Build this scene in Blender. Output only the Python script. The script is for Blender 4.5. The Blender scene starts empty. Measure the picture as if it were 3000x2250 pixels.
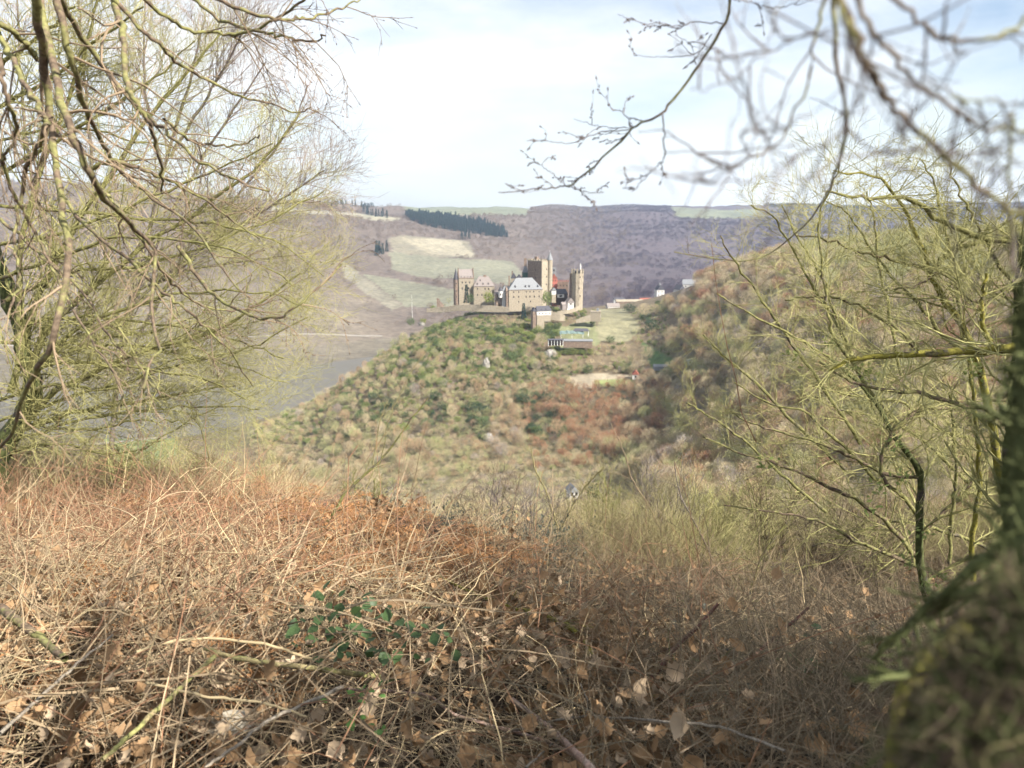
import bpy, math, random
import numpy as np
from mathutils import Vector, Matrix
RNG = np.random.default_rng(7)
random.seed(7)
scene = bpy.context.scene
COL = scene.collection

# ------------------------------------------------------------ camera, sky, sun
PITCH = math.radians(12.2)
FPX = 2250.0
cam_d = bpy.data.cameras.new("camera")
cam_d.sensor_fit = 'HORIZONTAL'
cam_d.sensor_width = 36.0
cam_d.lens = 27.0
cam_d.clip_start = 0.05
cam_d.clip_end = 30000
cam_d.dof.use_dof = True
cam_d.dof.focus_distance = 5.0
cam_d.dof.aperture_fstop = 4.5
cam = bpy.data.objects.new("camera", cam_d)
cam.location = (0, 0, 0)
cam.rotation_euler = (math.pi / 2 - PITCH, 0, 0)
COL.objects.link(cam)
scene.camera = cam

SUN_EL, SUN_PHI = math.radians(38), math.radians(33)     # sun stands to the right and a little behind the camera
TO_SUN = Vector((math.cos(SUN_EL) * math.cos(SUN_PHI), -math.cos(SUN_EL) * math.sin(SUN_PHI), math.sin(SUN_EL)))
sun_d = bpy.data.lights.new("sun", 'SUN')
sun_d.energy = 5.0
sun_d.angle = math.radians(0.5)
sun_d.color = (1.0, 0.95, 0.87)
sun = bpy.data.objects.new("sun", sun_d)
sun.rotation_euler = TO_SUN.to_track_quat('Z', 'Y').to_euler()
COL.objects.link(sun)

world = bpy.data.worlds.new("World")
scene.world = world
world.use_nodes = True
wn, wl = world.node_tree.nodes, world.node_tree.links
wn.clear()
wo = wn.new('ShaderNodeOutputWorld'); bg = wn.new('ShaderNodeBackground')
sky = wn.new('ShaderNodeTexSky'); sky.sky_type = 'NISHITA'; sky.sun_disc = False
sky.sun_elevation = SUN_EL
sky.sun_rotation = math.pi / 2 + SUN_PHI     # from +Y clockwise to the sun
sky.air_density = 1.0; sky.dust_density = 2.0; sky.ozone_density = 1.0; sky.altitude = 200
tc = wn.new('ShaderNodeTexCoord'); mp = wn.new('ShaderNodeMapping'); mp.inputs['Scale'].default_value = (1.0, 1.4, 3.6)
mp.inputs['Location'].default_value = (0.25, 0.1, 0.35)
n1 = wn.new('ShaderNodeTexNoise'); n1.inputs['Scale'].default_value = 1.7; n1.inputs['Detail'].default_value = 7; n1.inputs['Roughness'].default_value = 0.55
rmp = wn.new('ShaderNodeMapRange'); rmp.inputs['From Min'].default_value = 0.36; rmp.inputs['From Max'].default_value = 0.62
mxs = wn.new('ShaderNodeMix'); mxs.data_type = 'RGBA'
mxs.inputs['B'].default_value = (6.2, 6.4, 6.5, 1)      # sunlit thin cloud
wl.new(tc.outputs['Generated'], mp.inputs['Vector']); wl.new(mp.outputs['Vector'], n1.inputs['Vector'])
wl.new(n1.outputs['Fac'], rmp.inputs['Value']); wl.new(rmp.outputs['Result'], mxs.inputs['Factor'])
wl.new(sky.outputs['Color'], mxs.inputs['A'])
sep = wn.new('ShaderNodeSeparateXYZ'); wl.new(tc.outputs['Generated'], sep.inputs[0])
hr = wn.new('ShaderNodeMapRange'); hr.interpolation_type = 'SMOOTHSTEP'      # milky air low over the horizon, all the way round
hr.inputs['From Min'].default_value = 0.28; hr.inputs['From Max'].default_value = 0.0; hr.inputs['To Min'].default_value = 0.0; hr.inputs['To Max'].default_value = 0.5
wl.new(sep.outputs['Z'], hr.inputs['Value'])
mxh = wn.new('ShaderNodeMix'); mxh.data_type = 'RGBA'; mxh.inputs['B'].default_value = (7.0, 7.4, 7.7, 1)
wl.new(hr.outputs['Result'], mxh.inputs['Factor']); wl.new(mxs.outputs['Result'], mxh.inputs['A']); wl.new(mxh.outputs['Result'], bg.inputs['Color'])
bg.inputs['Strength'].default_value = 0.08
wl.new(bg.outputs['Background'], wo.inputs['Surface'])

scene.view_settings.view_transform = 'Standard'
scene.view_settings.look = 'None'
scene.view_settings.exposure = 1.25
scene.view_settings.gamma = 1
scene.view_settings.use_curve_mapping = False
scene.render.engine = 'CYCLES'
scene.cycles.max_bounces = 3
scene.cycles.diffuse_bounces = 1
scene.cycles.glossy_bounces = 2
scene.cycles.transmission_bounces = 2
scene.cycles.transparent_max_bounces = 3
scene.cycles.volume_bounces = 0
scene.cycles.use_denoising = True
scene.cycles.denoiser = 'OPENIMAGEDENOISE'
scene.cycles.denoising_input_passes = 'RGB_ALBEDO_NORMAL'
scene.cycles.use_adaptive_sampling = True
scene.cycles.adaptive_threshold = 0.04

# ------------------------------------------------------------ picking places by sight line
SP, CP = math.sin(PITCH), math.cos(PITCH)
def T(py):
    b = (1125.0 - np.asarray(py, float)) / FPX
    return (-SP + b * CP) / (CP + b * SP)
def W(px, py, Y):
    """world point seen at photo pixel (px,py) at forward distance Y"""
    b = (1125.0 - py) / FPX; a = (px - 1500.0) / FPX
    k = Y / (CP + b * SP)
    return Vector((a * k, Y, (-SP + b * CP) * k))
def proj(P):
    P = np.asarray(P, float)
    d = P[..., 1] * CP - P[..., 2] * SP
    d = np.where(np.abs(d) < 1e-6, 1e-6, d)
    up = P[..., 1] * SP + P[..., 2] * CP
    return 1500 + FPX * P[..., 0] / d, 1125 - FPX * up / d

# ------------------------------------------------------------ object helpers
def tag(o, label=None, cat=None, group=None, kind=None):
    if label: o['label'] = label
    if cat: o['category'] = cat
    if group: o['group'] = group
    if kind: o['kind'] = kind
    return o
def link(o, parent=None):
    COL.objects.link(o)
    if parent is not None: o.parent = parent
    return o
def empty(name, loc=(0, 0, 0), rz=0.0):
    o = bpy.data.objects.new(name, None)
    o.empty_display_size = 0.1
    o.location = loc; o.rotation_euler = (0, 0, rz)
    return link(o)
def np_mesh(name, verts, quads=None, tris=None, mats=(), midx=None, smooth=False, attrs=None):
    """attrs: dict name -> (N,3) per-vertex colour"""
    me = bpy.data.meshes.new(name)
    verts = np.asarray(verts, np.float32).reshape(-1, 3)
    q = np.zeros((0, 4), np.int32) if quads is None else np.asarray(quads, np.int32).reshape(-1, 4)
    t = np.zeros((0, 3), np.int32) if tris is None else np.asarray(tris, np.int32).reshape(-1, 3)
    me.vertices.add(len(verts)); me.vertices.foreach_set('co', verts.ravel())
    nl = q.size + t.size
    me.loops.add(nl)
    me.loops.foreach_set('vertex_index', np.concatenate([q.ravel(), t.ravel()]).astype(np.int32))
    nf = len(q) + len(t)
    me.polygons.add(nf)
    ls = np.concatenate([np.arange(len(q)) * 4, len(q) * 4 + np.arange(len(t)) * 3]).astype(np.int32)
    me.polygons.foreach_set('loop_start', ls)
    if midx is not None:
        me.polygons.foreach_set('material_index', np.asarray(midx, np.int32))
    me.polygons.foreach_set('use_smooth', np.full(nf, smooth, bool))
    for m in mats: me.materials.append(m)
    me.update(calc_edges=True)
    if attrs:
        for k, v in attrs.items():
            v = np.asarray(v, np.float32)
            a = me.color_attributes.new(k, 'FLOAT_COLOR', 'POINT')
            c = np.ones((len(verts), 4), np.float32); c[:, :3] = v
            a.data.foreach_set('color', c.ravel())
    me.validate()
    return me
def obj(name, me, parent=None):
    return link(bpy.data.objects.new(name, me), parent)

class MB:
    """collects simple solids into one mesh"""
    def __init__(s): s.v = []; s.q = []; s.t = []; s.n = 0
    def add(s, v, q=(), t=()):
        v = np.asarray(v, float).reshape(-1, 3)
        s.v.append(v)
        if len(q): s.q.append(np.asarray(q, int).reshape(-1, 4) + s.n)
        if len(t): s.t.append(np.asarray(t, int).reshape(-1, 3) + s.n)
        s.n += len(v); return s
    def box(s, x0, x1, y0, y1, z0, z1):
        v = [(x, y, z) for z in (z0, z1) for y in (y0, y1) for x in (x0, x1)]
        return s.add(v, [(0, 2, 3, 1), (4, 5, 7, 6), (0, 1, 5, 4), (2, 6, 7, 3), (0, 4, 6, 2), (1, 3, 7, 5)])
    def gable(s, x0, x1, y0, y1, z0, z1, axis='x', hip=0.0, over=0.0):
        """solid roof; ridge along axis; hip = how far the ridge ends step in"""
        x0 -= over; x1 += over; y0 -= over; y1 += over
        if axis == 'x':
            ym = (y0 + y1) / 2
            v = [(x0, y0, z0), (x1, y0, z0), (x1, y1, z0), (x0, y1, z0), (x0 + hip, ym, z1), (x1 - hip, ym, z1)]
            return s.add(v, [(0, 3, 2, 1), (0, 1, 5, 4), (2, 3, 4, 5)], [(1, 2, 5), (3, 0, 4)])
        xm = (x0 + x1) / 2
        v = [(x0, y0, z0), (x1, y0, z0), (x1, y1, z0), (x0, y1, z0), (xm, y0 + hip, z1), (xm, y1 - hip, z1)]
        return s.add(v, [(0, 3, 2, 1), (1, 2, 5, 4), (3, 0, 4, 5)], [(0, 1, 4), (2, 3, 5)])
    def cyl(s, cx, cy, z0, z1, r0, r1=None, n=16):
        r1 = r0 if r1 is None else r1
        a = np.arange(n) * 2 * math.pi / n
        lo = np.stack([cx + r0 * np.cos(a), cy + r0 * np.sin(a), np.full(n, z0)], 1)
        hi = np.stack([cx + r1 * np.cos(a), cy + r1 * np.sin(a), np.full(n, z1)], 1)
        v = np.vstack([lo, hi, [(cx, cy, z0), (cx, cy, z1)]])
        i = np.arange(n); j = (i + 1) % n
        q = np.stack([i, j, n + j, n + i], 1)
        t = np.vstack([np.stack([j, i, np.full(n, 2 * n)], 1), np.stack([n + i, n + j, np.full(n, 2 * n + 1)], 1)])
        return s.add(v, q, t)
    def build(s, name, mat, parent=None, smooth=False):
        me = np_mesh(name, np.vstack(s.v), np.vstack(s.q) if s.q else None, np.vstack(s.t) if s.t else None, [mat], smooth=smooth)
        return obj(name, me, parent)

# ------------------------------------------------------------ numpy noise
_perm = RNG.permutation(4096)
_val = RNG.random(4096)
def vnoise(x, y):
    xi = np.floor(x).astype(int); yi = np.floor(y).astype(int)
    fx = x - xi; fy = y - yi
    fx = fx * fx * (3 - 2 * fx); fy = fy * fy * (3 - 2 * fy)
    h = lambda a, b: _val[(_perm[a & 4095] + b * 57) & 4095]
    return (h(xi, yi) * (1 - fx) + h(xi + 1, yi) * fx) * (1 - fy) + (h(xi, yi + 1) * (1 - fx) + h(xi + 1, yi + 1) * fx) * fy
def fbm(x, y, o=4):
    x = np.asarray(x, float); y = np.asarray(y, float)
    s = 0; a = 1; tot = 0
    for i in range(o):
        s = s + a * (vnoise(x + 17.3 * i, y - 9.1 * i) - 0.5); tot += a; a *= 0.5; x = x * 2.03; y = y * 2.03
    return s / tot * 2

# ------------------------------------------------------------ material helpers
def new_mat(name):
    m = bpy.data.materials.new(name); m.use_nodes = True
    nt = m.node_tree; nt.nodes.clear()
    out = nt.nodes.new('ShaderNodeOutputMaterial'); p = nt.nodes.new('ShaderNodeBsdfPrincipled')
    nt.links.new(p.outputs[0], out.inputs[0])
    p.inputs['Roughness'].default_value = 0.85
    p.inputs['Specular IOR Level'].default_value = 0.2
    return m, nt, p
def ramp(nt, stops):
    r = nt.nodes.new('ShaderNodeValToRGB')
    el = r.color_ramp.elements
    while len(el) < len(stops): el.new(0.5)
    for e, (pos, c) in zip(el, stops): e.position = pos; e.color = (*c, 1)
    return r
def mat_noise(name, stops, scale=4.0, detail=4, rough=0.85, coord='Object', bump=0.0, bscale=None, stretch=None, spec=0.2, rnd=0.0, trans=0.0, contrast=1.0):
    """procedural colour from noise (+ a per-object or per-instance random shift)"""
    m, nt, p = new_mat(name)
    N, L = nt.nodes, nt.links
    tc = N.new('ShaderNodeTexCoord'); src = tc.outputs[coord]
    if stretch:
        mp = N.new('ShaderNodeMapping'); mp.inputs['Scale'].default_value = stretch
        L.new(src, mp.inputs['Vector']); src = mp.outputs['Vector']
    no = N.new('ShaderNodeTexNoise'); no.inputs['Scale'].default_value = scale; no.inputs['Detail'].default_value = detail
    no.inputs['Roughness'].default_value = 0.6
    L.new(src, no.inputs['Vector'])
    mr = N.new('ShaderNodeMapRange'); mr.inputs['From Min'].default_value = 0.5 - 0.25 / contrast; mr.inputs['From Max'].default_value = 0.5 + 0.25 / contrast
    L.new(no.outputs['Fac'], mr.inputs['Value'])
    fac = mr.outputs['Result']
    if rnd:
        oi = N.new('ShaderNodeObjectInfo')
        ma = N.new('ShaderNodeMath'); ma.operation = 'MULTIPLY_ADD'; ma.inputs[1].default_value = rnd; ma.inputs[2].default_value = -rnd / 2
        L.new(oi.outputs['Random'], ma.inputs[0])
        ad = N.new('ShaderNodeMath'); ad.use_clamp = True
        L.new(fac, ad.inputs[0]); L.new(ma.outputs[0], ad.inputs[1]); fac = ad.outputs[0]
    r = ramp(nt, stops); L.new(fac, r.inputs['Fac'])
    L.new(r.outputs['Color'], p.inputs['Base Color'])
    p.inputs['Roughness'].default_value = rough; p.inputs['Specular IOR Level'].default_value = spec
    if bump:
        b = N.new('ShaderNodeBump'); b.inputs['Strength'].default_value = bump
        n2 = N.new('ShaderNodeTexNoise'); n2.inputs['Scale'].default_value = bscale or scale * 3; n2.inputs['Detail'].default_value = 5
        L.new(src, n2.inputs['Vector']); L.new(n2.outputs['Fac'], b.inputs['Height']); L.new(b.outputs[0], p.inputs['Normal'])
    if trans:
        tr = N.new('ShaderNodeBsdfTranslucent'); mx = N.new('ShaderNodeMixShader'); mx.inputs[0].default_value = trans
        out = [n for n in N if n.type == 'OUTPUT_MATERIAL'][0]
        L.new(r.outputs['Color'], tr.inputs['Color']); L.new(p.outputs[0], mx.inputs[1]); L.new(tr.outputs[0], mx.inputs[2]); L.new(mx.outputs[0], out.inputs[0])
    return m
# ------------------------------------------------------------ terrain
YN = np.array([7, 10, 16, 30, 60, 120, 200, 300, 400, 500, 600, 650, 700, 760, 850, 1000, 1200, 1500, 2000, 2600, 3300, 4500, 7500.])
B = 'b'   # river bed / flat valley floor
def zpy(z, Y):
    e = math.atan(-z / Y) - PITCH
    return 1125 + FPX * math.tan(e)
TAB = {
-1500:[1540,1700,1800,1850,1850,1800,1750,1650,1560,B,B,B,1093,1090,1040,960,860,740,600,560,570,600,615],
0:    [1540,1700,1800,1850,1850,1800,1750,1650,1540,1412,1285,B,B,B,1093,1040,890,740,545,535,560,600,612],
300:  [1540,1690,1780,1830,1820,1780,1720,1620,1530,1412,1288,B,B,B,1093,1035,900,745,560,545,565,600,612],
600:  [1540,1670,1720,1740,1720,1680,1640,1570,1500,1415,1290,B,B,B,1093,1035,910,770,610,570,590,605,612],
900:  [1570,1655,1660,1650,1630,1590,1545,1505,1460,1390,1215,1225,B,B,B,1035,915,800,655,600,608,610,612],
1100: [1640,1670,1645,1625,1595,1565,1530,1490,1420,1260,1090,1012,1040,B,B,B,955,860,700,612,616,612,612],
1300: [1690,1690,1640,1615,1585,1550,1515,1480,1400,1230,1050,965,900,905,1010,B,950,855,745,660,618,615,612],
1500: [1730,1715,1640,1610,1580,1545,1510,1475,1390,1225,1040,965,892,893,960,960,925,855,760,675,622,616,612],
1700: [1740,1720,1645,1615,1585,1550,1510,1465,1370,1215,1045,975,915,900,893,905,900,865,785,695,625,614,612],
1900: [1745,1720,1655,1630,1600,1560,1515,1455,1360,1210,1075,1005,950,920,895,878,872,850,770,690,626,612,608],
2050: [1745,1720,1665,1645,1620,1580,1530,1410,1230,1070,950,900,850,822,818,835,845,840,780,695,630,612,606],
2250: [1745,1720,1675,1660,1640,1570,1460,1240,1040,900,800,770,750,745,765,800,820,820,770,700,640,608,602],
2500: [1745,1720,1685,1680,1660,1540,1340,1080,900,800,735,720,715,720,740,780,800,800,760,700,640,604,600],
2800: [1745,1720,1690,1690,1660,1480,1220,970,820,745,705,700,700,710,730,770,790,790,750,690,630,598,600],
3400: [1720,1700,1690,1680,1600,1400,1120,890,770,710,690,685,690,700,720,760,780,780,740,680,620,590,600],
6000: [1720,1700,1690,1660,1560,1350,1080,870,760,700,680,680,685,700,720,760,780,780,740,680,620,590,600],
}
cpx = np.array(sorted(TAB)); cs = (cpx - 1500) / 2230.0
TT = np.array([[T(zpy(-184, Y)) if v == B else T(v) for v, Y in zip(TAB[k], YN)] for k in cpx])   # (cols, nodes)
LY = np.log(YN)
def smoothstep_interp(xq, xp, fp):
    i = np.clip(np.searchsorted(xp, xq) - 1, 0, len(xp) - 2)
    f = np.clip((xq - xp[i]) / (xp[i + 1] - xp[i]), 0, 1)
    return i, f
gs = np.linspace(-2.2, 2.4, 920)
gl = np.linspace(LY[0], LY[-1], 620)
i, f = smoothstep_interp(gs, cs, None)
G = TT[i] * (1 - f)[:, None] + TT[i + 1] * f[:, None]       # (920, nodes)
i, f = smoothstep_interp(gl, LY, None)
G = G[:, i] * (1 - f) + G[:, i + 1] * f                      # (920, 620)
def blur(a, r, ax):
    k = np.exp(-0.5 * (np.arange(-3 * r, 3 * r + 1) / r) ** 2); k /= k.sum()
    p = [(0, 0), (0, 0)]; p[ax] = (3 * r, 3 * r)
    ap = np.pad(a, p, mode='edge')
    return np.apply_along_axis(lambda v: np.convolve(v, k, 'valid'), ax, ap)
G = blur(blur(G, 9, 0), 5, 1)
def H_big(x, y):
    y = np.maximum(y, 7.0)
    s = np.clip(x / y, gs[0], gs[-1]); l = np.clip(np.log(y), gl[0], gl[-1])
    a = (s - gs[0]) / (gs[1] - gs[0]); b = (l - gl[0]) / (gl[1] - gl[0])
    ai = np.clip(a.astype(int), 0, len(gs) - 2); bi = np.clip(b.astype(int), 0, len(gl) - 2)
    fa = a - ai; fb = b - bi
    t = (G[ai, bi] * (1 - fa) + G[ai + 1, bi] * fa) * (1 - fb) + (G[ai, bi + 1] * (1 - fa) + G[ai + 1, bi + 1] * fa) * fb
    z = t * y
    # gullies and knolls, growing with the size of the land form
    amp = np.clip((y - 60) / 500, 0, 1) * 7 + np.clip((y - 900) / 1600, 0, 1) * 26
    flat = np.clip((z + 176) / 25, 0, 1)
    quiet = 1 - 0.85 * np.exp(-((x / 110) ** 2 + ((y - 715) / 70) ** 2) * 0.7)
    w = x * 0.7 - y * 0.25
    z = z + amp * flat * quiet * (fbm(w / 210 + 5, (y + x * .3) / 420 + 3, 5))
    # the dark gorge between castle hill and the wooded hill on the right
    g = x - (0.185 * y + 6 * np.sin(y / 40))
    z = z - 1.5 * np.exp(-(g / 22) ** 2) * np.clip((y - 330) / 80, 0, 1) * np.clip((720 - y) / 120, 0, 1)
    return z
def H_near(x, y):
    crest = np.interp(x, [-9, -4, -1.7, -0.8, -0.2, 0.5, 2, 5, 9], [-2.30, -2.30, -2.30, -2.46, -2.72, -2.98, -3.08, -3.0, -2.9])
    t = np.clip((y - 1.5) / 3.9, 0, 1)
    z = -1.60 + (crest + 1.60) * t * t * (3 - 2 * t)
    z = z - 0.42 * np.exp(-((x + 0.05) / 0.40) ** 2 - ((y - 2.30) / 0.36) ** 2)      # hollow under the canes
    z = z - 0.30 * np.exp(-((x - 1.3) / 0.8) ** 2 - ((y - 3.2) / 0.6) ** 2)
    z = z + 0.12 * np.exp(-((x + 1.0) / 0.9) ** 2 - ((y - 3.4) / 0.8) ** 2)
    return z + 0.10 * fbm(x * 0.9, y * 0.9, 3) + 0.04 * fbm(x * 4, y * 4, 3)
def H(x, y):
    x = np.asarray(x, float); y = np.asarray(y, float)
    f = np.clip((y - 5.2) / 4.0, 0, 1); f = f * f * (3 - 2 * f)
    return H_near(x, np.minimum(y, 9.5)) * (1 - f) + H_big(x, y) * f

def hit(px, py, Y0, lo=.75, hi=1.35, up=0.0):
    """where the sight line through (px,py) meets the land nearest to distance Y0"""
    Yq = np.linspace(Y0 * lo, Y0 * hi, 400)
    b = (1125.0 - py) / FPX; a = (px - 1500.0) / FPX; k = Yq / (CP + b * SP)
    d = (-SP + b * CP) * k - H(a * k, Yq) - up
    i = np.where(np.sign(d[1:]) != np.sign(d[:-1]))[0]
    if len(i) == 0:
        i = [int(np.argmin(np.abs(d)))]
    y = Yq[min(i, key=lambda j: abs(Yq[j] - Y0))]
    return W(px, py, y)
def inpoly(px, py, poly):
    r = np.zeros(px.shape, bool); n = len(poly)
    for k in range(n):
        x0, y0 = poly[k]; x1, y1 = poly[(k + 1) % n]
        if y0 == y1: continue
        c = ((y0 > py) != (y1 > py)) & (px < (x1 - x0) * (py - y0) / (y1 - y0) + x0)
        r ^= c
    return r
# land cover: outline as sighted, range of forward distance, colour
C_WOOD = (0.125, 0.098, 0.078); C_WOOD_SHADED = (0.085, 0.066, 0.072)  # second tone: right-hand hills, cloud shade and haze put into the ground colour
PATCH = [
 ([(1140,700),(1175,690),(1370,706),(1395,755),(1250,752),(1150,735)], 1000, 2900, (0.185,0.165,0.115)),
 ([(1175,697),(1340,703),(1395,752),(1270,745),(1215,725)], 1000, 2900, (0.26,0.23,0.16)),
 ([(1140,735),(1250,752),(1500,765),(1530,800),(1500,835),(1340,815),(1250,815),(1150,790)], 1000, 2900, (0.165,0.16,0.11)),
 ([(1000,760),(1180,895),(1150,910),(1060,850),(1010,810)], 900, 2900, (0.19,0.172,0.125)),
 ([(1060,800),(1340,850),(1330,900),(1190,900),(1110,840)], 900, 2900, (0.165,0.16,0.11)),
 ([(780,605),(1050,625),(1180,640),(1130,650),(960,628),(800,618)], 1500, 3300, (0.26,0.24,0.165)),
 ([(1180,600),(1560,605),(1540,632),(1200,625)], 2400, 7500, (0.155,0.165,0.105)),
 ([(1960,600),(2240,600),(2240,640),(1990,640)], 2400, 4200, (0.155,0.165,0.105)),
 ([(2550,745),(2700,735),(2760,790),(2600,800)], 380, 900, (0.34,0.36,0.18)),
 ([(300,1240),(520,1230),(520,1330),(330,1400)], 450, 690, (0.13,0.165,0.07)),
 ([(1180,628),(1300,640),(1420,655),(1490,690),(1440,690),(1300,670),(1205,646)], 1500, 3400, (0.03,0.04,0.03)),
 # castle hill
 ([(1660,1105),(1740,1092),(1860,1100),(1900,1115),(1700,1140)], 400, 760, (0.26,0.22,0.155)),
 ([(1740,1115),(1860,1108),(1860,1125),(1740,1135)], 400, 760, (0.18,0.20,0.075)),
 ([(1750,905),(1830,905),(1880,960),(1840,1000),(1750,1000)], 450, 800, (0.20,0.185,0.11)),
 ([(1640,960),(1740,930),(1760,1010),(1640,1030)], 450, 800, (0.16,0.165,0.085)),
 ([(1880,1000),(1990,1060),(1970,1100),(1900,1080)], 380, 760, (0.08,0.13,0.04)),
 ([(2370,1600),(2650,1600),(2700,1850),(2400,1850)], 9, 120, (0.34,0.33,0.17)),
]
def landcolor(P):
    px, py = proj(P); Y = P[:, 1]; x = P[:, 0]
    n = fbm(x / 60, Y / 60, 4); n2 = fbm(x / 12 + 7, Y / 12, 3)
    px = px + 5 * fbm(x / 25, Y / 25, 3); py = py + 3 * fbm(x / 25 + 9, Y / 25, 3)
    c = np.empty((len(P), 3)); 
    soil = np.array((0.13, 0.105, 0.065)); olive = np.array((0.14, 0.12, 0.065)); wood = np.array(C_WOOD); wood_shaded = np.array(C_WOOD_SHADED)
    c[:] = olive
    m = (n > 0.1); c[m] = (0.13, 0.10, 0.06)
    far = Y > 880
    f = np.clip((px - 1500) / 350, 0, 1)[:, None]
    c[far] = (wood * (1 - f) + wood_shaded * f)[far]
    wl_ = (far * np.clip((1230 - px + 60 * n) / 220, 0, 1) * np.clip((py - 830 + 40 * n2) / 60, 0, 1))[:, None]; c = c * (1 - wl_) + np.array((0.155, 0.128, 0.095)) * wl_       # bare vineyards over the river
    for poly, y0, y1, col in PATCH:
        m = (Y > y0) & (Y < y1) & inpoly(px, py, poly)
        c[m] = col
    flat = (P[:, 2] < -172) & (Y > 800); c[flat] = (0.14, 0.12, 0.088)
    c *= (1 + 0.22 * n + 0.15 * n2)[:, None]
    near = Y < 60; c[near] = np.array((0.085, 0.062, 0.038)) * (1 + 0.3 * n2[near])[:, None]
    return np.clip(c, 0.01, 0.8)

def terrain_mat():
    m, nt, p = new_mat("hillside_soil")
    N, L = nt.nodes, nt.links
    at = N.new('ShaderNodeVertexColor'); at.layer_name = 'cover'
    tc = N.new('ShaderNodeTexCoord')
    no = N.new('ShaderNodeTexNoise'); no.inputs['Scale'].default_value = 0.09; no.inputs['Detail'].default_value = 8; no.inputs['Roughness'].default_value = 0.7
    L.new(tc.outputs['Object'], no.inputs['Vector'])
    mr = N.new('ShaderNodeMapRange'); mr.inputs['From Min'].default_value = 0.3; mr.inputs['From Max'].default_value = 0.7; mr.inputs['To Min'].default_value = 0.6; mr.inputs['To Max'].default_value = 1.4
    L.new(no.outputs['Fac'], mr.inputs['Value'])
    mx = N.new('ShaderNodeVectorMath'); mx.operation = 'SCALE'
    L.new(at.outputs['Color'], mx.inputs[0]); L.new(mr.outputs['Result'], mx.inputs['Scale'])
    L.new(mx.outputs[0], p.inputs['Base Color'])
    b = N.new('ShaderNodeBump'); b.inputs['Strength'].default_value = 0.6; b.inputs['Distance'].default_value = 1.5
    n2 = N.new('ShaderNodeTexNoise'); n2.inputs['Scale'].default_value = 0.35; n2.inputs['Detail'].default_value = 8
    L.new(tc.outputs['Object'], n2.inputs['Vector']); L.new(n2.outputs['Fac'], b.inputs['Height']); L.new(b.outputs[0], p.inputs['Normal'])
    return m
M_TERRAIN = terrain_mat()
def grid_mesh(name, X, Yg, mats, col=True):
    n0, n1 = X.shape
    Z = H(X, Yg)
    P = np.stack([X, Yg, Z], -1).reshape(-1, 3)
    ii = np.arange(n0 * n1).reshape(n0, n1)
    q = np.stack([ii[:-1, :-1], ii[1:, :-1], ii[1:, 1:], ii[:-1, 1:]], -1).reshape(-1, 4)
    return np_mesh(name, P, q, mats=mats, smooth=True, attrs={'cover': landcolor(P)}), P
ss = np.concatenate([np.linspace(-1.35, -0.76, 30)[:-1], np.linspace(-0.76, 0.76, 500), np.linspace(0.76, 1.35, 30)[1:]])
yy = np.exp(np.concatenate([np.linspace(np.log(8.0), np.log(380), 130)[:-1], np.linspace(np.log(380), np.log(900), 150)[:-1], np.linspace(np.log(900), np.log(5200), 250)]))
S2, Y2 = np.meshgrid(ss, yy, indexing='ij')
me, PH = grid_mesh('hills', S2 * Y2, Y2, [M_TERRAIN])
print('ZRANGE', PH[:, 2].min(), PH[:, 2].max(), np.abs(PH[:, 0]).max())
tag(obj('hills', me), kind='structure')
xs = np.linspace(-22, 24, 460); ys = np.linspace(-6, 8.25, 220)
X2, Y2 = np.meshgrid(xs, ys, indexing='ij')
M_LITTER = mat_noise('leaf_litter', [(0, (0.018, 0.012, 0.008)), (0.5, (0.04, 0.028, 0.018)), (0.8, (0.09, 0.06, 0.038)), (1, (0.15, 0.11, 0.07))], scale=28, detail=8, bump=1.0, bscale=60)
me, _ = grid_mesh('ground', X2, Y2, [M_LITTER])
tag(obj('ground', me), kind='structure')

# river
m, nt, p = new_mat('river_water')
p.inputs['Base Color'].default_value = (0.125, 0.115, 0.095, 1); p.inputs['Roughness'].default_value = 0.55; p.inputs['Specular IOR Level'].default_value = 0.12
N, L = nt.nodes, nt.links
tc = N.new('ShaderNodeTexCoord'); no = N.new('ShaderNodeTexNoise'); no.inputs['Scale'].default_value = 0.25; no.inputs['Detail'].default_value = 6
b = N.new('ShaderNodeBump'); b.inputs['Strength'].default_value = 0.5; b.inputs['Distance'].default_value = 0.3
L.new(tc.outputs['Object'], no.inputs['Vector']); L.new(no.outputs['Fac'], b.inputs['Height']); L.new(b.outputs[0], p.inputs['Normal'])
xs = np.linspace(-2600, 1200, 60); ys = np.linspace(430, 1500, 30)
X2, Y2 = np.meshgrid(xs, ys, indexing='ij')
ii = np.arange(X2.size).reshape(X2.shape)
q = np.stack([ii[:-1, :-1], ii[1:, :-1], ii[1:, 1:], ii[:-1, 1:]], -1).reshape(-1, 4)
tag(obj('river', np_mesh('river', np.stack([X2, Y2, np.full_like(X2, -179.5)], -1).reshape(-1, 3), q, mats=[m])), kind='structure')

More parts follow.
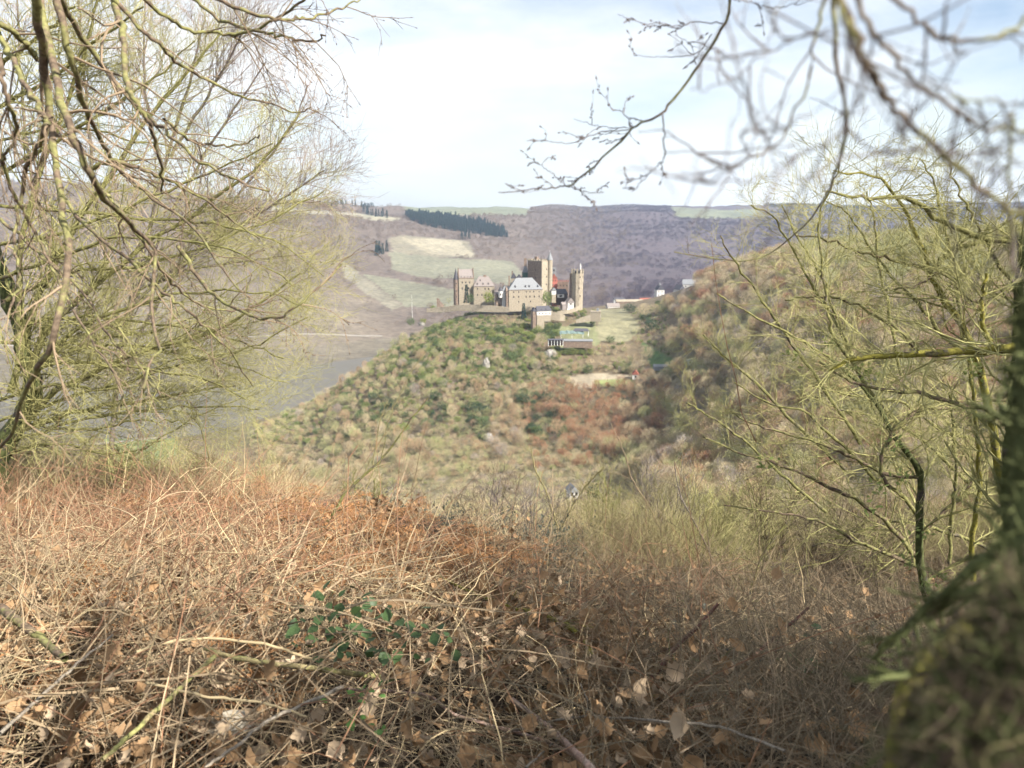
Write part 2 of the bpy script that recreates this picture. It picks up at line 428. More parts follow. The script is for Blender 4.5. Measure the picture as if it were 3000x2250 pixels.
# river road on the far bank, and the lane on the near bank
def ribbon(name, pts, w, mat, lift=.3):
    V = []
    P = [np.array(W(*p)) for p in pts]; P = [P[0] + (P[-1] - P[0]) * 0 if k == 0 else q for k, q in enumerate(P)]
    xs = []
    for a, b_ in zip(P[:-1], P[1:]):
        for t in np.linspace(0, 1, 25)[:-1]: xs.append(a * (1 - t) + b_ * t)
    xs.append(P[-1]); xs = np.array(xs); d = np.gradient(xs[:, :2], axis=0); d /= np.linalg.norm(d, axis=1, keepdims=True)
    nrm_ = np.stack([-d[:, 1], d[:, 0]], 1)
    for s_ in (-1, 1):
        q = xs[:, :2] + s_ * w / 2 * nrm_; V.append(np.column_stack([q, H(q[:, 0], q[:, 1]) + lift]))
    V.append(np.column_stack([xs[:, :2] + w / 2 * nrm_, V[1][:, 2] - 1.2])); V.append(np.column_stack([xs[:, :2] - w / 2 * nrm_, V[0][:, 2] - 1.2]))
    n = len(xs); i = np.arange(n - 1)
    f = lambda a, b2: np.stack([a * n + i, a * n + i + 1, b2 * n + i + 1, b2 * n + i], 1)
    o = obj(name, np_mesh(name, np.vstack(V), np.vstack([f(0, 1), f(1, 2), f(3, 0)]), mats=[mat])); tag(o, kind='structure'); return o
M_ROAD = mat_noise('pale_road', [(0, (0.20, 0.18, 0.15)), (1, (0.30, 0.27, 0.23))], scale=.2)
ribbon('road', [(-200, 1064, 1010), (300, 1048, 1035), (560, 1040, 1050), (760, 1024, 1075), (900, 1013, 1095), (1010, 1004, 1110), (1120, 994, 1125)], 6, M_ROAD, .8)
ribbon('lane', [(180, 1296, 588), (330, 1270, 600), (480, 1244, 622), (600, 1222, 648)], 5, M_ROAD, .5)
# ------------------------------------------------------------ plant building blocks
def nrm(v): return v / np.maximum(np.linalg.norm(v, axis=-1, keepdims=True), 1e-9)
def rdir(n, up=0.0, g=None):
    g = g or RNG
    d = g.normal(size=(n, 3)); d = nrm(d); d[:, 2] = d[:, 2] + up
    return nrm(d)
def grow(P0, D, L, n, wob=0.2, trop=(0, 0, 0)):
    P0 = np.asarray(P0, float); D = nrm(np.asarray(D, float)); M = len(P0)
    L = np.broadcast_to(np.asarray(L, float), (M,)); trop = np.asarray(trop, float)
    out = [P0]
    for _ in range(n - 1):
        D = nrm(D + wob * RNG.normal(size=(M, 3)) + trop)
        out.append(out[-1] + D * (L / (n - 1))[:, None])
    return np.stack(out, 1)
def taper(r0, r1, n):
    r0 = np.atleast_1d(np.asarray(r0, float)); t = np.linspace(0, 1, n)
    return r0[:, None] * (1 - t) + (r0 * r1)[:, None] * t if np.isscalar(r1) else r0[:, None] * (1 - t) + np.asarray(r1)[:, None] * t
def sprout(P, R, num, t0=0.2, t1=1.0, ang=(0.5, 1.1), up=0.0):
    """children starting on the parent paths: start, direction, parent radius there, t"""
    M, n, _ = P.shape
    k = np.repeat(np.arange(M), num); m = len(k)
    t = t0 + (t1 - t0) * RNG.random(m)
    a = t * (n - 1); i = np.minimum(a.astype(int), n - 2); f = (a - i)[:, None]
    S = P[k, i] * (1 - f) + P[k, i + 1] * f
    D = nrm(P[k, i + 1] - P[k, i])
    r = R[k, i] * (1 - f[:, 0]) + R[k, i + 1] * f[:, 0]
    side = nrm(np.cross(D, RNG.normal(size=(m, 3))))
    th = RNG.uniform(ang[0], ang[1], m)[:, None]
    D2 = D * np.cos(th) + side * np.sin(th); D2[:, 2] += up
    return S, nrm(D2), r, t
def tubes(P, R, k=4):
    """(M,n,3),(M,n) -> verts, quads"""
    M, n, _ = P.shape
    Tn = nrm(np.gradient(P, axis=1))
    mean = nrm(Tn.mean(1)); ref = np.where(np.abs(mean[:, 2:3]) > 0.8, np.array([[1.0, 0.1, 0]]), np.array([[0, 0.1, 1.0]]))
    A = nrm(np.cross(Tn, ref[:, None, :])); Bn = np.cross(Tn, A)
    ph = np.arange(k) * 2 * math.pi / k
    V = P[:, :, None, :] + R[:, :, None, None] * (A[:, :, None, :] * np.cos(ph)[None, None, :, None] + Bn[:, :, None, :] * np.sin(ph)[None, None, :, None])
    ii = np.arange(M * n * k).reshape(M, n, k); jj = np.roll(ii, -1, axis=2)
    q = np.stack([ii[:, :-1], jj[:, :-1], jj[:, 1:], ii[:, 1:]], -1).reshape(-1, 4)
    return V.reshape(-1, 3), q
class Bag:
    def __init__(s): s.v = []; s.q = []; s.t = []; s.mq = []; s.mt = []; s.n = 0
    def add(s, v, q=None, t=None, m=0):
        v = np.asarray(v).reshape(-1, 3); s.v.append(v)
        if q is not None and len(q): s.q.append(np.asarray(q) + s.n); s.mq.append(np.full(len(q), m))
        if t is not None and len(t): s.t.append(np.asarray(t) + s.n); s.mt.append(np.full(len(t), m))
        s.n += len(v); return s
    def tubes(s, P, R, k=4, m=0): return s.add(*tubes(P, R, k), m=m)
    def mesh(s, name, mats, smooth=False):
        return np_mesh(name, np.vstack(s.v), np.vstack(s.q) if s.q else None, np.vstack(s.t) if s.t else None, mats,
                       np.concatenate(s.mq + s.mt), smooth)
def slivers(C, D, L, Wd, bend=0.15):
    """thin two-triangle blades: base C, direction D, length L, width Wd"""
    M = len(C); side = nrm(np.cross(D, RNG.normal(size=(M, 3)))) * np.asarray(Wd).reshape(-1, 1) * 0.5
    mid = C + D * (np.asarray(L).reshape(-1, 1) * 0.55) + side * 0
    tip = C + D * np.asarray(L).reshape(-1, 1) + nrm(RNG.normal(size=(M, 3))) * bend * np.asarray(L).reshape(-1, 1)
    V = np.stack([C - side * .5, mid - side, tip, mid + side], 1)
    i = np.arange(M * 4).reshape(M, 4)
    return V.reshape(-1, 3), i
def leaves(C, size, aspect=0.6, flat=0.0, fold=0.25):
    """small folded leaf: 4 verts in a diamond, two tris across a fold"""
    M = len(C); size = np.broadcast_to(np.asarray(size, float), (M,))[:, None]
    nrml = RNG.normal(size=(M, 3)); nrml[:, 2] = np.abs(nrml[:, 2]) + flat; nrml = nrm(nrml)
    a = nrm(np.cross(nrml, RNG.normal(size=(M, 3)))); b = np.cross(nrml, a)
    V = np.stack([C - a * size * .5, C - b * size * .5 * aspect + nrml * size * fold * .4, C + a * size * .5, C + b * size * .5 * aspect + nrml * size * fold * .4], 1)
    i = np.arange(M * 4).reshape(M, 4)
    t = np.concatenate([i[:, [0, 1, 2]], i[:, [0, 2, 3]]])
    return V.reshape(-1, 3), t
def in_crown(n, rx, rz, cz, shell=0.45, lump=0.25):
    d = nrm(RNG.normal(size=(n, 3))); r = (shell + (1 - shell) * RNG.random(n)) ** 0.6
    a = np.arctan2(d[:, 1], d[:, 0])
    lobes = 1 + lump * np.sin(3 * a + RNG.uniform(0, 6)) * np.cos(2.3 * d[:, 2] + RNG.uniform(0, 6)) + lump * .6 * np.sin(7 * a + 4 * d[:, 2])
    P = d * (r * lobes)[:, None] * np.array([rx, rx, rz]); P[:, 2] += cz
    return P, d

def woodmat(name, base, rnd=0.5, scale=6, contrast=1, **kw):
    b = np.array(base)
    return mat_noise(name, [(0, tuple(b * 0.62)), (0.5, tuple(b)), (1, tuple(np.minimum(b * 1.35, .8)))], scale=scale, rnd=rnd, contrast=contrast, **kw)
M_TWIG_BROWN = woodmat('twigs_brown', (0.37, 0.26, 0.155), scale=0.8)
M_TWIG_TAN = woodmat('twigs_tan', (0.44, 0.36, 0.225), scale=0.8)
M_TWIG_OLIVE = woodmat('twigs_olive', (0.34, 0.335, 0.155), scale=0.8)
M_TWIG_RED = woodmat('twigs_russet', (0.33, 0.175, 0.10), scale=0.8)
M_TWIG_GREY = woodmat('twigs_grey', (0.33, 0.28, 0.24), scale=0.8)
M_TWIG_DARK = woodmat('twigs_dark', (0.14, 0.11, 0.085), scale=0.8)
M_LIME = woodmat('young_leaves', (0.23, 0.275, 0.09), scale=0.8, trans=0.3)
M_LIME2 = woodmat('fresh_yellow_leaves', (0.26, 0.285, 0.085), scale=0.8, trans=0.3)
M_GREEN = woodmat('mid_green_leaves', (0.11, 0.15, 0.06), scale=0.8, trans=0.2)
M_IVY = woodmat('ivy_green', (0.045, 0.07, 0.035), scale=0.8)
M_SPRUCE = woodmat('spruce_needles', (0.022, 0.050, 0.040), scale=0.5)
M_FARWOOD = woodmat('far_bare_woods', (0.175, 0.135, 0.105), scale=0.3, rnd=0.6)
M_FARWOOD_SHADE = woodmat('far_bare_woods_shade', (0.075, 0.060, 0.078), scale=0.3, rnd=0.6)  # shaded copy of the far woods, cloud shade and haze painted into its colour
M_BARK = mat_noise('tree_bark', [(0, (0.05, 0.038, 0.026)), (0.5, (0.13, 0.10, 0.07)), (1, (0.24, 0.20, 0.14))], scale=9, detail=6, bump=0.5)

def bare_crown(h, w, n, mat_i=0):
    """twig cloud carried by limbs"""
    bag = Bag()
    M = 12
    P0 = np.zeros((M, 3)); P0[:, 2] = h * RNG.uniform(0.18, 0.5, M)
    a = RNG.uniform(0, 6.28, M); D = np.stack([np.cos(a), np.sin(a), RNG.uniform(0.6, 1.8, M)], 1)
    L = h * RNG.uniform(0.4, 0.62, M)
    P = grow(P0, D, L, 5, 0.16); R = taper(np.full(M, 0.075 * h / 9), 0.3, 5)
    bag.tubes(P, R, 3, 0)
    S, D2, r, t = sprout(P, R, 6, 0.3, 1, (0.35, 0.9), up=0.25)
    P2 = grow(S, D2, L.mean() * 0.42, 3, 0.15, (0, 0, .05)); R2 = taper(np.full(len(S), 0.032 * h / 9), 0.4, 3)
    bag.tubes(P2, R2, 3, 0)
    C, d = in_crown(n, w * .5, h * .36, h * .60)
    Dd = nrm(d + np.array([0, 0, 0.75]) + 0.45 * RNG.normal(size=(n, 3)))
    v, q = slivers(C, Dd, RNG.uniform(0.5, 1.2, n) * h / 9, RNG.uniform(0.035, 0.075, n) * h / 9)
    bag.add(v, q, m=0)
    return bag
def leafy_crown(h, w, n, size):
    bag = Bag()
    C, d = in_crown(n, w * .5, h * .46, h * .52, 0.35, 0.3)
    v, t = leaves(C, size * RNG.uniform(0.6, 1.3, n)); bag.add(v, t=t, m=0)
    return bag
def trunk_mesh(h, r, mat=None, lean=0.06):
    P = grow(np.zeros((1, 3)) - [[0, 0, .5]], np.array([[0, 0, 1.0]]), h, 6, lean); R = taper(np.array([r]), 0.45, 6)
    return Bag().tubes(P, R, 6).mesh('trunk', [mat or M_BARK], True)

protos = {}
def proto(key, me): 
    protos.setdefault(key, []).append(me); return me
for key, mat in (('brown', M_TWIG_BROWN), ('tan', M_TWIG_TAN), ('olive', M_TWIG_OLIVE), ('russet', M_TWIG_RED), ('grey', M_TWIG_GREY), ('dark', M_TWIG_DARK)):
    for k in range(3):
        proto('tree_' + key, bare_crown(RNG.uniform(8.5, 11.5), RNG.uniform(5.5, 8), 1500).mesh('crown', [mat]))
        h = RNG.uniform(2.6, 3.6)
        proto('bush_' + key, bare_crown(h, h * 1.25, 650).mesh('twigs', [mat]))
for key, mat in (('lime', M_LIME), ('yellow', M_LIME2), ('green', M_GREEN), ('ivy', M_IVY)):
    for k in range(3):
        h = RNG.uniform(2.6, 3.6)
        proto('bush_' + key, leafy_crown(h, h * 1.25, 700, 0.32).mesh('leaves', [mat]))
def conifer(h, w, n, mat):
    bag = Bag()
    P = np.zeros((1, 2, 3)); P[0, 1, 2] = h * .97; bag.tubes(P, np.array([[0.02 * h, 0.003 * h]]), 4, 1)
    z = RNG.random(n) ** 1.25; a = RNG.uniform(0, 6.28, n)
    tier = 0.75 + 0.25 * (1 - (z * 13 % 1))
    r = w * .5 * (1 - z) * tier * (0.35 + 0.65 * RNG.random(n)) + 0.02 * w
    C = np.stack([r * np.cos(a), r * np.sin(a), h * (0.06 + 0.92 * z) - 0.25 * r], 1)
    D = nrm(np.stack([np.cos(a), np.sin(a), np.full(n, -0.25)], 1) + .25 * RNG.normal(size=(n, 3)))
    v, q = slivers(C, D, RNG.uniform(0.05, 0.09, n) * h, np.full(n, 0.022 * h)); bag.add(v, q, m=0)
    return bag.mesh('needles', [mat, M_BARK])
for k in range(3): proto('spruce', conifer(RNG.uniform(14, 19), RNG.uniform(4.5, 6), 1100, M_SPRUCE))
for key, mat in (('far', M_FARWOOD), ('farshade', M_FARWOOD_SHADE)):
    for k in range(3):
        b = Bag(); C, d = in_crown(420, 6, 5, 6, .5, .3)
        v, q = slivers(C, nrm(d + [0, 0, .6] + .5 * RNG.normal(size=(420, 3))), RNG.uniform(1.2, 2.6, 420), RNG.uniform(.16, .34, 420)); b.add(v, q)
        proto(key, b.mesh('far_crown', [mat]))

def scatter(name, pts, rz, scl, idx, meshes, label=None, tilt=None, sz=None):
    """one object of stuff: a point per plant, geometry nodes put a plant on each"""
    c = bpy.data.collections.new(name + '_kinds')
    for k, me in enumerate(meshes):
        o = bpy.data.objects.new('%s_kind_%s%s' % (name, chr(97 + k // 26), chr(97 + k % 26)), me); c.objects.link(o)
    me = bpy.data.meshes.new(name); pts = np.asarray(pts, np.float32); n = len(pts)
    me.vertices.add(n); me.vertices.foreach_set('co', pts.ravel())
    rot = np.zeros((n, 3), np.float32); rot[:, 2] = rz
    if tilt is not None: rot[:, :2] = tilt
    sc = np.repeat(np.asarray(scl, np.float32)[:, None], 3, 1)
    if sz is not None: sc[:, 2] *= sz
    a = me.attributes.new('rot', 'FLOAT_VECTOR', 'POINT'); a.data.foreach_set('vector', rot.ravel())
    a = me.attributes.new('scl', 'FLOAT_VECTOR', 'POINT'); a.data.foreach_set('vector', sc.ravel())
    a = me.attributes.new('idx', 'INT', 'POINT'); a.data.foreach_set('value', np.asarray(idx, np.int32))
    o = obj(name, me); tag(o, label, kind='stuff')
    g = bpy.data.node_groups.new(name + '_scatter', 'GeometryNodeTree')
    g.interface.new_socket('Geometry', in_out='INPUT', socket_type='NodeSocketGeometry')
    g.interface.new_socket('Geometry', in_out='OUTPUT', socket_type='NodeSocketGeometry')
    N, L = g.nodes, g.links
    gi = N.new('NodeGroupInput'); go = N.new('NodeGroupOutput')
    ip = N.new('GeometryNodeInstanceOnPoints'); ci = N.new('GeometryNodeCollectionInfo')
    ci.inputs['Collection'].default_value = c; ci.inputs['Separate Children'].default_value = True; ci.inputs['Reset Children'].default_value = True
    ip.inputs['Pick Instance'].default_value = True
    def na(nm, ty):
        x = N.new('GeometryNodeInputNamedAttribute'); x.data_type = ty; x.inputs['Name'].default_value = nm
        return x.outputs['Attribute']
    L.new(gi.outputs[0], ip.inputs['Points']); L.new(ci.outputs[0], ip.inputs['Instance'])
    L.new(na('idx', 'INT'), ip.inputs['Instance Index'])
    e = N.new('FunctionNodeEulerToRotation'); L.new(na('rot', 'FLOAT_VECTOR'), e.inputs[0]); L.new(e.outputs[0], ip.inputs['Rotation'])
    L.new(na('scl', 'FLOAT_VECTOR'), ip.inputs['Scale'])
    L.new(ip.outputs[0], go.inputs[0])
    md = o.modifiers.new('scatter', 'NODES'); md.node_group = g
    return o
def place(n, x0, x1, y0, y1, power=1.0):
    x = RNG.uniform(x0, x1, n); y = y0 + (y1 - y0) * RNG.random(n) ** power
    z = H(x, y)
    return np.stack([x, y, z], 1)
FREE = []    # (x, y, r) kept clear for buildings
# ------------------------------------------------------------ castle and other buildings
K = 705 / 2250.0      # metres per photo pixel at the castle
M_STONE = mat_noise('rubble_stone', [(0, (0.16, 0.13, 0.095)), (0.45, (0.29, 0.245, 0.18)), (1, (0.40, 0.35, 0.27))], scale=1.1, detail=8, bump=0.6, bscale=2.5)
M_STONE2 = mat_noise('brown_stone', [(0, (0.10, 0.07, 0.052)), (0.5, (0.20, 0.145, 0.108)), (1, (0.31, 0.245, 0.185))], scale=0.8, detail=8, bump=0.6, bscale=2.5)
M_SLATE = mat_noise('slate_roof', [(0, (0.16, 0.165, 0.17)), (1, (0.27, 0.275, 0.28))], scale=2.2, detail=6, stretch=(1, 1, 5), bump=0.3)
M_SLATE_D = mat_noise('dark_slate', [(0, (0.05, 0.05, 0.06)), (1, (0.11, 0.105, 0.115))], scale=2.2, detail=6, stretch=(1, 1, 5))
M_PLASTER = mat_noise('white_plaster', [(0, (0.48, 0.455, 0.42)), (1, (0.66, 0.64, 0.60))], scale=1.2)
M_RED = mat_noise('red_plaster', [(0, (0.40, 0.11, 0.08)), (1, (0.55, 0.19, 0.14))], scale=1.2)
M_REDROOF = mat_noise('red_tiles', [(0, (0.22, 0.07, 0.05)), (1, (0.34, 0.13, 0.09))], scale=2.0, stretch=(1, 1, 5))
M_BROWNROOF = mat_noise('brown_tiles', [(0, (0.17, 0.145, 0.13)), (1, (0.29, 0.25, 0.23))], scale=2.0, stretch=(1, 1, 5))
M_TIMBER = mat_noise('dark_timber', [(0, (0.03, 0.02, 0.015)), (1, (0.08, 0.05, 0.035))], scale=3)
M_PANE, nt_, p_ = new_mat('window_glass'); p_.inputs['Base Color'].default_value = (0.02, 0.022, 0.026, 1); p_.inputs['Roughness'].default_value = 0.2; p_.inputs['Specular IOR Level'].default_value = 0.5
M_WHITE, nt_, p_ = new_mat('white_paint'); p_.inputs['Base Color'].default_value = (0.78, 0.78, 0.76, 1); p_.inputs['Roughness'].default_value = 0.5
M_COPPER = mat_noise('green_copper', [(0, (0.05, 0.10, 0.07)), (1, (0.10, 0.17, 0.12))], scale=1.5)
M_TEAL = mat_noise('teal_tarpaulin', [(0, (0.11, 0.16, 0.145)), (1, (0.19, 0.25, 0.23))], scale=0.6, rough=0.5)
M_ROCK = mat_noise('grey_rock', [(0, (0.13, 0.12, 0.11)), (0.5, (0.27, 0.25, 0.22)), (1, (0.42, 0.39, 0.34))], scale=0.6, detail=9, bump=1.0, bscale=1.5)

WIN = {}
def window(par, x, z, w, h, face='f', at=0.0, frame=None):
    """face f: front wall (y=at), l: left wall (x=at), r: right wall. x runs along the wall"""
    key = (round(w, 2), round(h, 2), (frame or M_STONE2).name)
    if key not in WIN:
        f = MB(); t = 0.12
        f.box(-w/2 - t, w/2 + t, -0.10, 0.10, -h/2 - t, -h/2); f.box(-w/2 - t, w/2 + t, -0.10, 0.10, h/2, h/2 + t)
        f.box(-w/2 - t, -w/2, -0.10, 0.10, -h/2, h/2); f.box(w/2, w/2 + t, -0.10, 0.10, -h/2, h/2)
        a = np_mesh('window', np.vstack(f.v), np.vstack(f.q), mats=[frame or M_STONE2])
        g = MB().box(-w/2, w/2, -0.035, 0.05, -h/2, h/2)
        WIN[key] = (a, np_mesh('pane', np.vstack(g.v), np.vstack(g.q), mats=[M_PANE]))
    a, g = WIN[key]
    o = obj('window', a, par); obj('pane', g, o)
    if face == 'f': o.location = (x, at - 0.02, z)
    elif face == 'l': o.location = (at - 0.02, x, z); o.rotation_euler.z = -math.pi / 2
    else: o.location = (at + 0.02, x, z); o.rotation_euler.z = math.pi / 2
    return o
DORM = {}
def dormer(par, x, y, z, s=1.0, mat=None):
    mat = mat or M_SLATE
    if mat.name not in DORM:
        b = MB().box(-.55, .55, -.9, 1.4, 0, 1.1).gable(-.75, .75, -1.05, 1.5, 1.103, 2.2, 'y')
        g = MB().box(-.36, .36, -.93, -.903, .25, .98)
        DORM[mat.name] = (np_mesh('dormer', np.vstack(b.v), np.vstack(b.q), np.vstack(b.t), [mat]), np_mesh('pane', np.vstack(g.v), np.vstack(g.q), mats=[M_PANE]))
    a, g = DORM[mat.name]
    o = obj('dormer', a, par); o.location = (x, y, z); o.scale = (s,) * 3; obj('pane', g, o)
def merlons(mb, x0, x1, y0, y1, z, w=0.9, h=1.2, t=0.5, gap=0.9):
    def row(a0, a1, f):
        n = max(2, int((a1 - a0 + gap) / (w + gap))); st = (a1 - a0 - w) / max(n - 1, 1)
        for i in range(n): f(a0 + i * st, a0 + i * st + w)
    row(x0, x1, lambda a, b: mb.box(a, b, y0, y0 + t, z, z + h))
    row(x0, x1, lambda a, b: mb.box(a, b, y1 - t, y1, z, z + h))
    row(y0 + w + gap, y1 - w - gap, lambda a, b: mb.box(x0, x0 + t, a, b, z, z + h))
    row(y0 + w + gap, y1 - w - gap, lambda a, b: mb.box(x1 - t, x1, a, b, z, z + h))
def building(name, px, py, Y, rz, label, cat='building'):
    e = empty(name, W(px, py, Y), math.radians(rz)); return tag(e, label, cat)

# --- main keep: corner towards the viewer, wide face in shade, narrow face sunlit
b = building('castle_keep', 1586, 880, 700, 0, 'tallest square castle keep with corner stair turret and white spire', 'tower')
b.rotation_euler.z = math.radians(-40)
# local: corner at origin, dark face runs to -x, sunlit face runs to +y
s1, s2, h = 16.0, 12.6, 35.0
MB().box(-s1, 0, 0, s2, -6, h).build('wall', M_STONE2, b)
m_ = MB(); m_.box(-s1 - .25, .25, -.25, s2 + .25, h + .003, h + .6); merlons(m_, -s1 - .25, .25, -.25, s2 + .25, h + .603, 1.3, 1.3, .6, 1.3); m_.build('battlement', M_STONE, b)
MB().box(0.003, 0.30, 0.0, s2, -6, h - .01).build('sunlit_tone_slab', M_STONE, b)  # lighter slab over one face only, its sunlight put into the stone colour
m_ = MB().cyl(0.6, s2 - 1.2, -6, h + 1.0, 2.5); m_.build('turret', M_STONE, b)
MB().cyl(0.6, s2 - 1.2, h + 1.003, h + 8.2, 2.9, 0.05).build('spire', M_SLATE, b)
MB().cyl(0.6, s2 - 1.2, h + 8.0, h + 10.2, 0.12, 0.05, 6).build('finial', M_WHITE, b)
for z in (6, 13, 20, 27): window(b, -7, z, .7, 1.5, 'f', 0); window(b, 7, z + 1, .7, 1.5, 'r', .3)
MB().box(-s1 + .4, -s1 + 3.2, s2 - 3.4, s2 - .6, h + .61, h + 3.6).build('watch_turret', M_STONE2, b)

# --- palace house with grey slate roof
b = building('castle_palace', 1491, 890, 690, 13, 'long cream castle house with grey hipped slate roof beside the keep')
w_, d_, h = 31, 12, 12.0
MB().box(0, w_, 0, d_, -7, h).build('wall', M_STONE, b)
MB().box(-.25, w_ + .2, -.25, d_ + .25, h + .003, h + .45).build('cornice', M_STONE2, b)
MB().gable(0, w_, 0, d_, h + .453, h + 10.6, 'x', 8.5, .45).build('roof', M_SLATE, b)
for x in (6, 15.5, 19, 27): dormer(b, x, 1.6, h + 2.3, 1.0, M_SLATE_D)
for x in (4.5, 9, 16, 19.5, 23, 28): window(b, x, h - 1.6, .7, 1.2, 'f', 0); 
for x in (4.5, 9, 16, 19.5, 23.5, 28): window(b, x, h - 6, .8, 1.6, 'f', 0)
for x in (9, 20): window(b, x, h - 10.3, .7, 1.4, 'f', 0)
m_ = MB().box(1.2, 2.2, 6, 7, h + 3, h + 12.2).box(1.0, 2.4, 5.8, 7.2, h + 12.203, h + 12.6); m_.build('chimney', M_STONE2, b)
MB().box(-2.2, -.003, .8, 9, -7, h - 1).gable(-2.2, -.3, .8, 9, h - .997, h + 2.5, 'x', .6, .2).build('buttress', M_STONE2, b)

# --- small white-plastered tower left of the palace
b = building('castle_turret_house', 1478, 888, 694, 8, 'narrow white plastered turret with dark pointed roof left of the palace', 'tower')
MB().box(-2.0, 2.6, 0, 6, -5, 10.5).build('wall', M_PLASTER, b)
MB().gable(-2.0, 2.6, 0, 6, 10.503, 16, 'y', 1.2, .4).build('roof', M_SLATE, b)
m_ = MB().cyl(-3.6, .5, 5, 11, 1.9); m_.build('oriel', M_PLASTER, b); MB().cyl(-3.6, .5, 11.003, 15.6, 2.2, .05).build('spire', M_SLATE_D, b)
MB().box(-7.5, -2.003, 2, 8, -5, 8).build('annex', M_STONE2, b); MB().gable(-7.5, -2.2, 2, 8, 8.003, 10.5, 'x', 0, .3).build('annex_roof', M_BROWNROOF, b)
window(b, -3.6, 8, .6, 1.4, 'f', -1.4); window(b, 1, 8.5, .6, 1.2, 'f', 0); window(b, -5, 4.5, 1.2, 1.6, 'f', 2)

# --- wing with hipped brown roof
b = building('castle_wing', 1388, 885, 705, 4, 'low cream castle wing with brown hipped roof and three dormers')
w_, d_, h = 19, 11, 14
MB().box(0, w_, 0, d_, -4, h).build('wall', M_STONE, b)
MB().box(-.2, w_ + .2, -.2, d_ + .2, h + .003, h + .4).build('cornice', M_STONE2, b)
MB().gable(0, w_, 0, d_, h + .403, h + 9.3, 'x', 5.5, .4).build('roof', M_BROWNROOF, b)
for x in (3.6, 8.8, 13.8): dormer(b, x, 1.4, h + 1.9, .95, M_BROWNROOF)
dormer(b, 6.2, 3.2, h + 4.9, .9, M_BROWNROOF)
MB().box(9, 11.8, 5, 6.2, h + 6, h + 10.4).build('chimney', M_STONE2, b)
for x in (3.6, 10.5, 13.6): window(b, x, h - 2, .8, 1.4, 'f', 0)
for x in (7.5, 10.8, 3.6): window(b, x, h - 7.5, .8, 1.6, 'f', 0)

# --- tall west tower house
b = building('castle_tower_house', 1345, 885, 706, 9, 'tall castle tower house with brown roof at the left end of the castle', 'tower')
w_, d_, h = 13.8, 12, 21.5
MB().box(0, w_, 0, d_, -5, h).build('wall', M_STONE, b)
MB().box(-.3, w_ + .3, -.3, d_ + .3, h + .003, h + .7).build('cornice', M_STONE2, b)
MB().gable(.2, w_ - .2, .2, d_ - .2, h + .703, h + 8.0, 'x', .6, .1).build('roof', M_BROWNROOF, b)
for x0 in (-.3, w_ - .5):
    m_ = MB()
    for k in range(5):
        m_.box(x0, x0 + .8, .3 + k * 1.25, d_ - .3 - k * 1.25, h + .71 + k * 1.75, h + .71 + (k + 1) * 1.75 - .004)
    m_.build('step_gable', M_STONE2, b)
for x in (2.4, 5.4, 8.4, 11.2): dormer(b, x, 1.0, h + .9, .75, M_BROWNROOF)
for x in (3.2, 6.4, 10): window(b, x, h - 3.6, .9, 1.5, 'f', 0)
for x in (3.2, 9): window(b, x, h - 9, 1.0, 1.8, 'f', 0)
for y, z in ((3, 16), (8, 16), (4, 10), (4, 5)): window(b, y, z, .8, 1.4, 'l', 0)
m_ = MB().cyl(-2.4, 2.6, -5, 20.5, 2.35, n=12); m_.build('turret', M_STONE2, b)
MB().cyl(-2.4, 2.6, 20.503, 31, 2.5, .05, 12).build('spire', M_SLATE_D, b)
for z in (17, 10, 5): window(b, -2.4, z, .7, 1.2, 'f', .28)

# --- ruined stub, curtain walls
def wall_run(name, pts, thick, label, mat=M_STONE, Y=None, crest=1.2):
    """a ragged wall along sighted points (px, py_top, py_base, Y)"""
    xs = []
    for (a, b_) in zip(pts[:-1], pts[1:]):
        for t in np.linspace(0, 1, 9)[:-1]: xs.append([a[k] * (1 - t) + b_[k] * t for k in range(4)])
    xs.append(list(pts[-1])); xs = np.array(xs)
    V = []; rr = RNG.uniform(-.5, .5, len(xs)) * crest
    for k, (px, pt, pb, Y) in enumerate(xs):
        p = W(px, pt, Y); q = W(px, pb, Y)
        for dy in (0, thick):
            V.append((p.x, p.y + dy, q.z - 1.5)); V.append((p.x, p.y + dy, p.z + rr[k]))
    n = len(xs); i = np.arange(n - 1) * 4
    q = np.vstack([np.stack([i, i + 4, i + 5, i + 1], 1), np.stack([i + 2, i + 3, i + 7, i + 6], 1), np.stack([i + 1, i + 5, i + 7, i + 3], 1), [[0, 1, 3, 2]], [[4 * n - 4, 4 * n - 2, 4 * n - 1, 4 * n - 3]]])
    o = obj(name, np_mesh(name, V, q, mats=[mat])); tag(o, label, 'wall'); return o
wall_run('curtain_wall', [(1250, 904, 910, 700), (1300, 899, 910, 698), (1345, 893, 905, 694), (1400, 893, 908, 690), (1450, 896, 910, 688), (1492, 900, 910, 686)], 1.2, 'ragged stone retaining wall under the left half of the castle', crest=.5)
wall_run('ruined_wall', [(1279, 873, 898, 705), (1286, 876, 898, 705), (1290, 884, 898, 705), (1300, 893, 898, 706)], 1.5, 'jagged remnant of a dark ruined wall left of the castle', M_STONE2)
wall_run('path_parapet', [(1632, 913, 918, 678), (1660, 909, 915, 680), (1690, 900, 907, 686), (1700, 893, 900, 690)], .8, 'pale low parapet beside the path under the round tower', M_STONE, crest=.2)
wall_run('terrace_wall', [(1614, 912, 932, 672), (1640, 917, 935, 672), (1655, 924, 936, 674)], 1.0, 'broken stone wall right of the lower gatehouse', M_STONE, crest=1.0)

